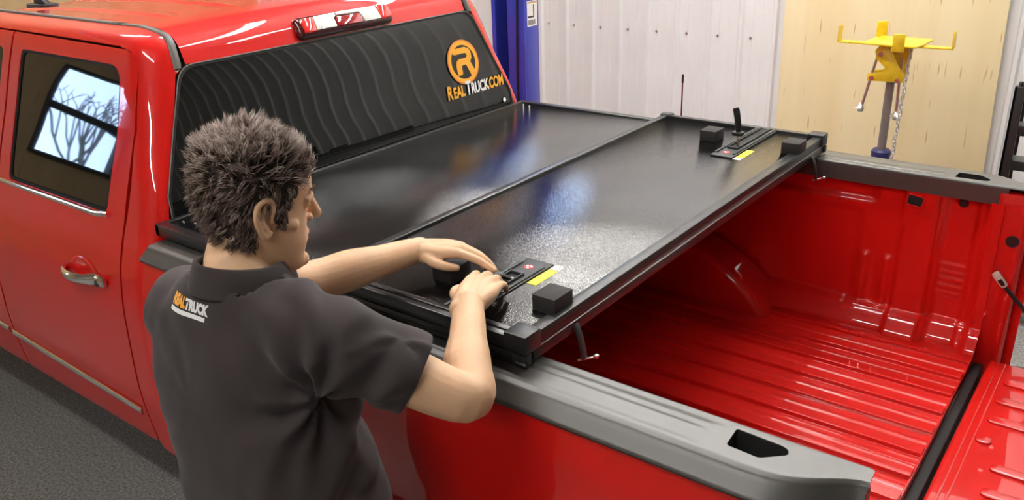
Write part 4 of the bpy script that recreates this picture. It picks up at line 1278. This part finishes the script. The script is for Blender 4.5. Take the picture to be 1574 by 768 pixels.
# left hand: flat over the latch, index reaching forward, thumb below
fL = Vector((.125, .085, -.020)).normalized()
hand(WRL, (.90, .42, .02), (-.05, .05, 1), -1,
     [(.30, .18, .12, .02), (.38, .36, .28, 0), (.46, .40, .28, -.04), (.52, .44, .30, -.08)],
     [(.020, .024, -.006), (.045, .046, -.014), (.072, .052, -.020), (.098, .048, -.024)], .096)
# right hand: gripping the lever end, back of the hand up
hand(WRR, (-.33, .94, .02), (.10, -.05, 1), -1 * -1,
     [(.22, .36, .32, .10), (.26, .42, .36, .02), (.26, .42, .36, -.02), (.24, .40, .35, -.04)],
     [(.016, .022, -.006), (.040, .044, -.010), (.066, .054, -.014), (.092, .050, -.018)], .094)
BODY = remesh('body', body, .0032, SKIN, MAN, 3)

# eyes
EYE = mat('eye_white', (.75, .72, .68), rough=.15); IRIS = mat('dark_iris', (.03, .018, .01), rough=.1)
HT = Matrix.Translation(MO) @ HEADM
for s in (-1, 1):
    e = lathe('eye', [(0, -.0115), (.006, -.0098), (.0105, -.0045), (.0115, 0), (.0105, .0045), (.006, .0098), (0, .0115)], EYE, BODY, HT @ Matrix.Translation((s * .031, .0775, .022)), 14)
    lathe('iris', [(0, -.0005), (.0052, -.0005), (.0045, .0008), (0, .0012)], IRIS, e, HT @ Matrix.Translation((s * .031, .0890, .020)) @ Matrix.Rotation(-math.pi / 2, 4, 'X'), 12)

# --- hair: cap and strands
def hmat(name, wig):
    m = mat(name, (.05, .04, .035), rough=.55, spec=.4)
    nt = m.node_tree; b = nt.nodes['Principled BSDF']
    at = nt.nodes.new('ShaderNodeAttribute'); at.attribute_name = 'tone'
    r = nt.nodes.new('ShaderNodeValToRGB')
    els = r.color_ramp.elements
    els[0].position = 0; els[0].color = (.022, .016, .013, 1)
    els[1].position = 1; els[1].color = (.42, .38, .34, 1)
    e = els.new(.55); e.color = (.135, .088, .070, 1)
    e = els.new(.8); e.color = (.32, .235, .20, 1)
    nt.links.new(at.outputs['Fac'], r.inputs[0]); nt.links.new(r.outputs[0], b.inputs['Base Color'])
    return m
HAIRM = hmat('greying_brown_hair', True)
SCALP = mat('dark_brown_hair_base', (.035, .026, .021), rough=.8)  # dark brown base shell under the strands
def hairline(a, z):
    """True where hair grows; a angle (pi/2 face)"""
    da = abs(math.atan2(math.sin(a - math.pi / 2), math.cos(a - math.pi / 2)))       # 0 at the face, pi at the back
    if da < .60: lim = .080
    elif da < 1.02: lim = .080 - (da - .60) / .42 * .026
    elif da < 1.20: lim = .054 - (da - 1.02) / .18 * .060
    elif da < 1.42: lim = -.010
    elif da < 1.80: lim = .036 - (da - 1.42) / .38 * .030
    elif da < 2.1: lim = .006 - (da - 1.8) / .3 * .075
    else: lim = -.069 - (da - 2.1) / 1.0 * .018
    return z > lim
capV, capF = [], []
NA, NZ = 96, 60
zs_ = np.linspace(-.095, .1215, NZ)
for z in zs_:
    for k in range(NA):
        capV.append(HT @ headpt(z, 2 * math.pi * k / NA, .004))
for i in range(NZ - 1):
    for k in range(NA):
        if hairline(2 * math.pi * (k + .5) / NA, (zs_[i] + zs_[i + 1]) / 2):
            capF.append((i * NA + k, i * NA + (k + 1) % NA, (i + 1) * NA + (k + 1) % NA, (i + 1) * NA + k))
top = len(capV); capV.append(HT @ Vector((0, -.006, .1255)))
for k in range(NA): capF.append(((NZ - 1) * NA + k, (NZ - 1) * NA + (k + 1) % NA, top))
HAIR = mesh_obj('hair', capV, capF, SCALP, BODY, smooth=True)
V, F, tone = [], [], []
hr = random.Random(5)
def strand(p, n, d0, d1, L, w, tip, tn):
    q1 = p + d0 * L * .5
    q2 = tip
    sd = d0.cross(n + Vector((.01, .02, .03))).normalized()
    up = sd.cross(d0).normalized()
    o = len(V)
    for c, ww in ((p, w), (q1, w * .9)):
        V.extend([HT @ (c + sd * ww), HT @ (c - sd * ww * .6 + up * ww), HT @ (c - sd * ww * .6 - up * ww)])
    V.append(HT @ q2)
    for k in range(3):
        k2 = (k + 1) % 3
        F.append((o + k, o + k2, o + 3 + k2, o + 3 + k)); F.append((o + 3 + k, o + 3 + k2, o + 6))
    tone.extend([max(0, tn * .5)] * 3 + [min(1, max(0, tn))] * 3 + [min(1, max(0, tn * 1.15))])
cnt = 0
while cnt < 1500:
    if hr.random() < .34:
        rr = math.sqrt(hr.random()) * .075
        an = hr.random() * 2 * math.pi
        x, y = rr * math.cos(an), rr * math.sin(an) * 1.15
        a = math.atan2(y, x); z = min(.123 - 3.2 * (x * x * 1.6 + y * y), .1215)
    else:
        z = hr.uniform(-.09, .112); a = hr.random() * 2 * math.pi
    if not hairline(a + hr.gauss(0, .03), z + hr.gauss(0, .003)): continue
    p = headpt(z, a, .002)
    hk = min(1, max(0, (z - .03) / .095))
    n = headpt(z, a, .01) - headpt(z, a, 0)
    n = Vector((n.x, n.y, 0))
    n = (n.normalized() if n.length > 1e-6 else Vector((0, 1, 0))) * math.sqrt(max(0, 1 - hk ** 2)) + Vector((0, 0, 1)) * hk
    n.normalize()
    h = sstep(.03, .10, z)
    da = abs(math.atan2(math.sin(a - math.pi / 2), math.cos(a - math.pi / 2)))
    back = sstep(1.2, 2.6, da)
    side_ = 1 - h
    flow = Vector((0, -.45 - .2 * back, -1.0)) * side_ + Vector((hr.gauss(0, .45), .35 - .7 * back - .75 * sstep(1.15, .6, da), .25 + .25 * sstep(1.15, .6, da))) * h
    flow = flow + noise.noise_vector(p * 40) * .8
    if da < 1.0: n = (n + Vector((0, -.5, .8)) * sstep(1.0, .7, da)).normalized()
    d0 = (n * (.42 + .62 * h) + flow * .55 + Vector((hr.gauss(0, .16), hr.gauss(0, .16), hr.gauss(0, .16)))).normalized()
    d1 = (d0 + flow * .8 - n * .2 * side_).normalized()
    L = (.021 + .021 * h) * hr.uniform(.7, 1.3)
    if z < -.05: L *= .65
    if .9 < da < 1.45 and z < .05: L *= .6
    if da < .95: L *= .72
    L *= 1 - .38 * sstep(1.6, 2.4, da) * sstep(.02, .08, z)
    tip = p + d0 * L * .5 + d1 * L * .5
    frontness = sstep(1.6, .3, da)
    base = hr.gauss(.62 + .10 * h * (.4 + frontness) + .14 * frontness * side_, .13)
    for _ in range(9):
        jit = Vector((hr.gauss(0, .0032), hr.gauss(0, .0032), hr.gauss(0, .0032)))
        jit -= n * jit.dot(n)
        tj_ = Vector((hr.gauss(0, .0020), hr.gauss(0, .0020), hr.gauss(0, .0020)))
        strand(p + jit, n, (d0 + jit * 20).normalized(), d1, L, hr.uniform(.0006, .0011), tip + tj_ + jit * .25, base + hr.gauss(0, .12))
    cnt += 1
hs = mesh_obj('hair_strands', V, F, HAIRM, HAIR, smooth=True)
hs['kind'] = 'stuff'
at_ = hs.data.attributes.new('tone', 'FLOAT', 'POINT'); at_.data.foreach_set('value', tone)
# eyebrows
V, F, tone = [], [], []
for s in (-1, 1):
    for k in range(90):
        u = k / 90
        p = Vector((s * (.012 + .038 * u), .1005 - .020 * u ** 1.6, .040 + .004 * math.sin(u * 2.4) + hr.uniform(-.003, .003)))
        d = Vector((s * .8, .1 - .5 * u, .15 + hr.uniform(-.2, .2))).normalized() * .010
        o = len(V); V += [HT @ p, HT @ (p + Vector((0, .001, .0012))), HT @ (p + d + Vector((0, .0015, 0)))]
        F.append((o, o + 1, o + 2)); tone += [.3, .45, .5]
eb = mesh_obj('eyebrow_hair', V, F, HAIRM, HAIR); eb['kind'] = 'stuff'
at_ = eb.data.attributes.new('tone', 'FLOAT', 'POINT'); at_.data.foreach_set('value', tone)

# --- polo shirt
sb = bmesh.new()
def tring(c, rx, ry, e=2.4, rot=0.0, n=44, tilt=0.0):
    out = []
    for k in range(n):
        a = 2 * math.pi * k / n
        cc, ss = math.cos(a), math.sin(a)
        q = (abs(cc) ** e + abs(ss) ** e) ** (-1 / e)
        x, y = rx * q * cc, ry * q * ss
        out.append(Vector((c[0] + x * math.cos(rot) - y * math.sin(rot), c[1] + x * math.sin(rot) + y * math.cos(rot), c[2] + tilt * y)))
    return out
loft(sb, [tring((1.005, -1.278, .80), .188, .165), tring((1.003, -1.276, .95), .188, .167), tring((.990, -1.270, 1.08), .190, .163), tring((.962, -1.266, 1.20), .200, .152),
          tring((.920, -1.262, 1.32), .212, .138), tring((.910, -1.256, 1.42), .205, .124), tring((.905, -1.256, 1.475), .180, .105), tring((.914, -1.258, 1.515), .125, .085), tring((.922, -1.258, 1.545), .080, .072)])
SLR = SHR.lerp(ELR, .62)
limb(sb, [SHR + Vector((-.09, -.01, .0)), SHR + Vector((0, 0, -.004)), SHR.lerp(ELR, .45), SLR], [.085, (.082, .078), (.074, .077), (.074, .080)], 26)
SLL = SHL.lerp(ELL, .72)
limb(sb, [SHL + Vector((.09, -.01, 0)), SHL + Vector((0, 0, -.004)), SHL.lerp(ELL, .45), SLL], [.085, (.080, .078), (.072, .074), (.066, .070)], 26)
DR, DL = (ELR - SHR).normalized(), (ELL - SHL).normalized()
def shirt_post(me):
    n = len(me.vertices)
    co = np.empty(n * 3); me.vertices.foreach_get('co', co); co = co.reshape(-1, 3)
    no = np.empty(n * 3); me.vertex_normals.foreach_get('vector', no); no = no.reshape(-1, 3)
    disp = np.zeros(n)
    for i in range(n):
        p = Vector(co[i])
        d = .0060 * noise.noise(p * 7) + .0022 * noise.noise(p * 22)
        # folds radiating from the armpits down sleeve and flank
        for S, D, s in ((SHR, DR, 1), (SHL, DL, -1)):
            q = p - S
            along = q.dot(D)
            if -.05 < along < .30 and q.length < .30:
                ang = math.atan2(q.z, (q - D * along).dot(Vector((0, 1, 0))))
                f = math.sin(along * 62 + 3.2 * ang + 2 * noise.noise(p * 9))
                d += (.0065 if s > 0 else .002) * f * sstep(-.03, .04, along) * sstep(.29, .20, along) * (.35 + .65 * sstep(.02, -.05, q.z))
            ap = S + Vector((-s * .03, .03, -.09))
            r = (p - ap).length
            if r < .28:
                q = p - ap
                f = math.sin(9 * math.atan2(q.z, q.x + q.y) + 3 * noise.noise(p * 8))
                d += (.0075 if s > 0 else .002) * f * sstep(.02, .08, r) * sstep(.28, .12, r)
        # drag folds across the lower back
        d += .005 * math.sin(p.z * 46 + 7 * p.x + 3 * noise.noise(p * 5)) * sstep(1.30, 1.12, p.z) * (.4 + .6 * abs(noise.noise(p * 3)))
        disp[i] = d
    co += no * disp[:, None]
    me.vertices.foreach_set('co', co.ravel())
    # open the cuffs, hem and neck
    bm = bmesh.new(); bm.from_mesh(me)
    def cut(co, no, test):
        fs = [f for f in bm.faces if test(f.calc_center_median())]
        g = list({v for f in fs for v in f.verts}) + list({e for f in fs for e in f.edges}) + fs
        bmesh.ops.bisect_plane(bm, geom=g, plane_co=co, plane_no=no, clear_outer=True)
    cut(SLR + DR * .010, DR, lambda c: (c - SLR).dot(DR) > -.02 and (c - SLR).length < .16)
    cut(SLL + DL * .010, DL, lambda c: (c - SLL).dot(DL) > -.02 and (c - SLL).length < .16)
    cut(Vector((0, 0, .815)), Vector((0, 0, -1)), lambda c: c.z < .86)
    cut(Vector((0, 0, 1.537)), Vector((0, 0, 1)), lambda c: c.z > 1.52 and Vector((c.x - .922, c.y + 1.258, 0)).length < .09)
    # hem thickness: fold the borders inward
    be = [e for e in bm.edges if e.is_boundary]
    r = bmesh.ops.extrude_edge_only(bm, edges=be)
    vs = [v for v in r['geom'] if isinstance(v, bmesh.types.BMVert)]
    cs = {0: SLR + DR * .01, 1: SLL + DL * .01, 2: Vector((.955, -1.29, .81)), 3: Vector((.922, -1.258, 1.537))}
    for v in vs:
        c = min(cs.values(), key=lambda q: (q - v.co).length if q.z > 1 else abs(v.co.z - q.z))
        v.co += (c - v.co).normalized() * .006
    bm.to_mesh(me); bm.free()
POLO = remesh('polo_shirt', sb, .0075, SHIRT, BODY, 4, shirt_post)
# collar
cen = NECKB + Vector((0, .010, .018))
V, F = [], []
NC = 56
prof = [(.070, -.012), (.066, .014), (.064, .032), (.067, .037), (.073, .034), (.080, .014), (.089, -.008), (.090, -.012), (.086, -.012)]
for k in range(NC + 1):
    a = math.radians(105) + math.radians(330) * k / NC
    ca, sa = math.cos(a), math.sin(a)
    fr_ = .5 + .5 * sa                     # front
    for r, z in prof:
        rx = r * .98; ry = r * (1.05)
        V.append(cen + MO + Vector((rx * ca, ry * sa - .004, z - .030 * fr_ + (-.006 if r > .09 else 0) * math.sin(k * .3))))
m_ = len(prof)
for k in range(NC):
    for j in range(m_ - 1):
        F.append((k * m_ + j, (k + 1) * m_ + j, (k + 1) * m_ + j + 1, k * m_ + j + 1))
mesh_obj('collar', V, F, SHIRT, POLO, smooth=True)
# lettering across the upper back, projected on the shirt
def shirt_hit(o, d):
    ok, loc, nor, idx = POLO.ray_cast(Vector(o) + MO, Vector(d))
    return (loc, nor) if ok else (None, None)
bpy.context.view_layer.update()
BX, BZ = .852, 1.500
def onback(x, z):
    loc, nor = shirt_hit((x, -2.0, z), (0, 1, 0))
    if loc is None: return Vector((x, -1.38, z)) + MO
    return loc + nor * .0016
def project(me):
    for v in me.vertices:
        q = onback(v.co.x, v.co.z)
        dz = v.co.y
        v.co = q
def back_text(s, x, z, size, m, name):
    o = text_mesh(name, s, size, m, POLO, Matrix.Translation((x, 0, z)) @ Matrix.Rotation(math.pi / 2, 4, 'X'), extrude=0, offset=.0016, sx=.80)
    bm = bmesh.new(); bm.from_mesh(o.data)
    bmesh.ops.subdivide_edges(bm, edges=[e for e in bm.edges if e.calc_length() > .01], cuts=2)
    bmesh.ops.triangulate(bm, faces=bm.faces)
    bm.to_mesh(o.data); bm.free()
    project(o.data)
    return o
back_text('REAL', BX, BZ, .022, ORANGE, 'shirt_lettering')
back_text('TRUCK', BX + .0405, BZ, .022, WHITE, 'shirt_lettering')
def strip(x0, x1, z0, z1, m, name):
    xs = np.linspace(x0, x1, 16)
    V = [onback(x, z) for x in xs for z in (z0, z1)]
    F = [(2 * i, 2 * i + 2, 2 * i + 3, 2 * i + 1) for i in range(15)]
    return mesh_obj(name, V, F, m, POLO)
strip(BX - .002, BX + .095, BZ - .0115, BZ - .0045, WHITE, 'shirt_tagline')

# --- trousers, belt, shoes
tb = bmesh.new()
loft(tb, [tring((.975, -1.285, .70), .150, .120), tring((.985, -1.282, .82), .170, .132), tring((.990, -1.278, .95), .170, .135)])
for s in (1, -1):
    hpj = HIPS[s]
    limb(tb, [hpj + Vector((0, 0, -.02)), Vector((hpj.x + s * .01, -1.295, .66)), Vector((hpj.x + s * .02, -1.29, .45)), Vector((hpj.x + s * .04, -1.325, .12))], [.095, .092, .075, .070], 22)
TROUS = remesh('trousers', tb, .012, PANTS, BODY, 3)
sbm = bmesh.new()
for s in (1, -1):
    sbm = bmesh.new()
    an = Vector((HIPS[s].x + s * .04, -1.33, .05))
    limb(sbm, [an + Vector((0, -.05, .0)), an + Vector((s * .01, .06, -.004)), an + Vector((s * .02, .17, -.014))], [(.042, .048), (.045, .045), (.040, .032)], 18)
    def sole(me):
        for v in me.vertices: v.co.z = max(v.co.z, .002)
    remesh('shoe', sbm, .008, BLK, BODY, 2, sole)
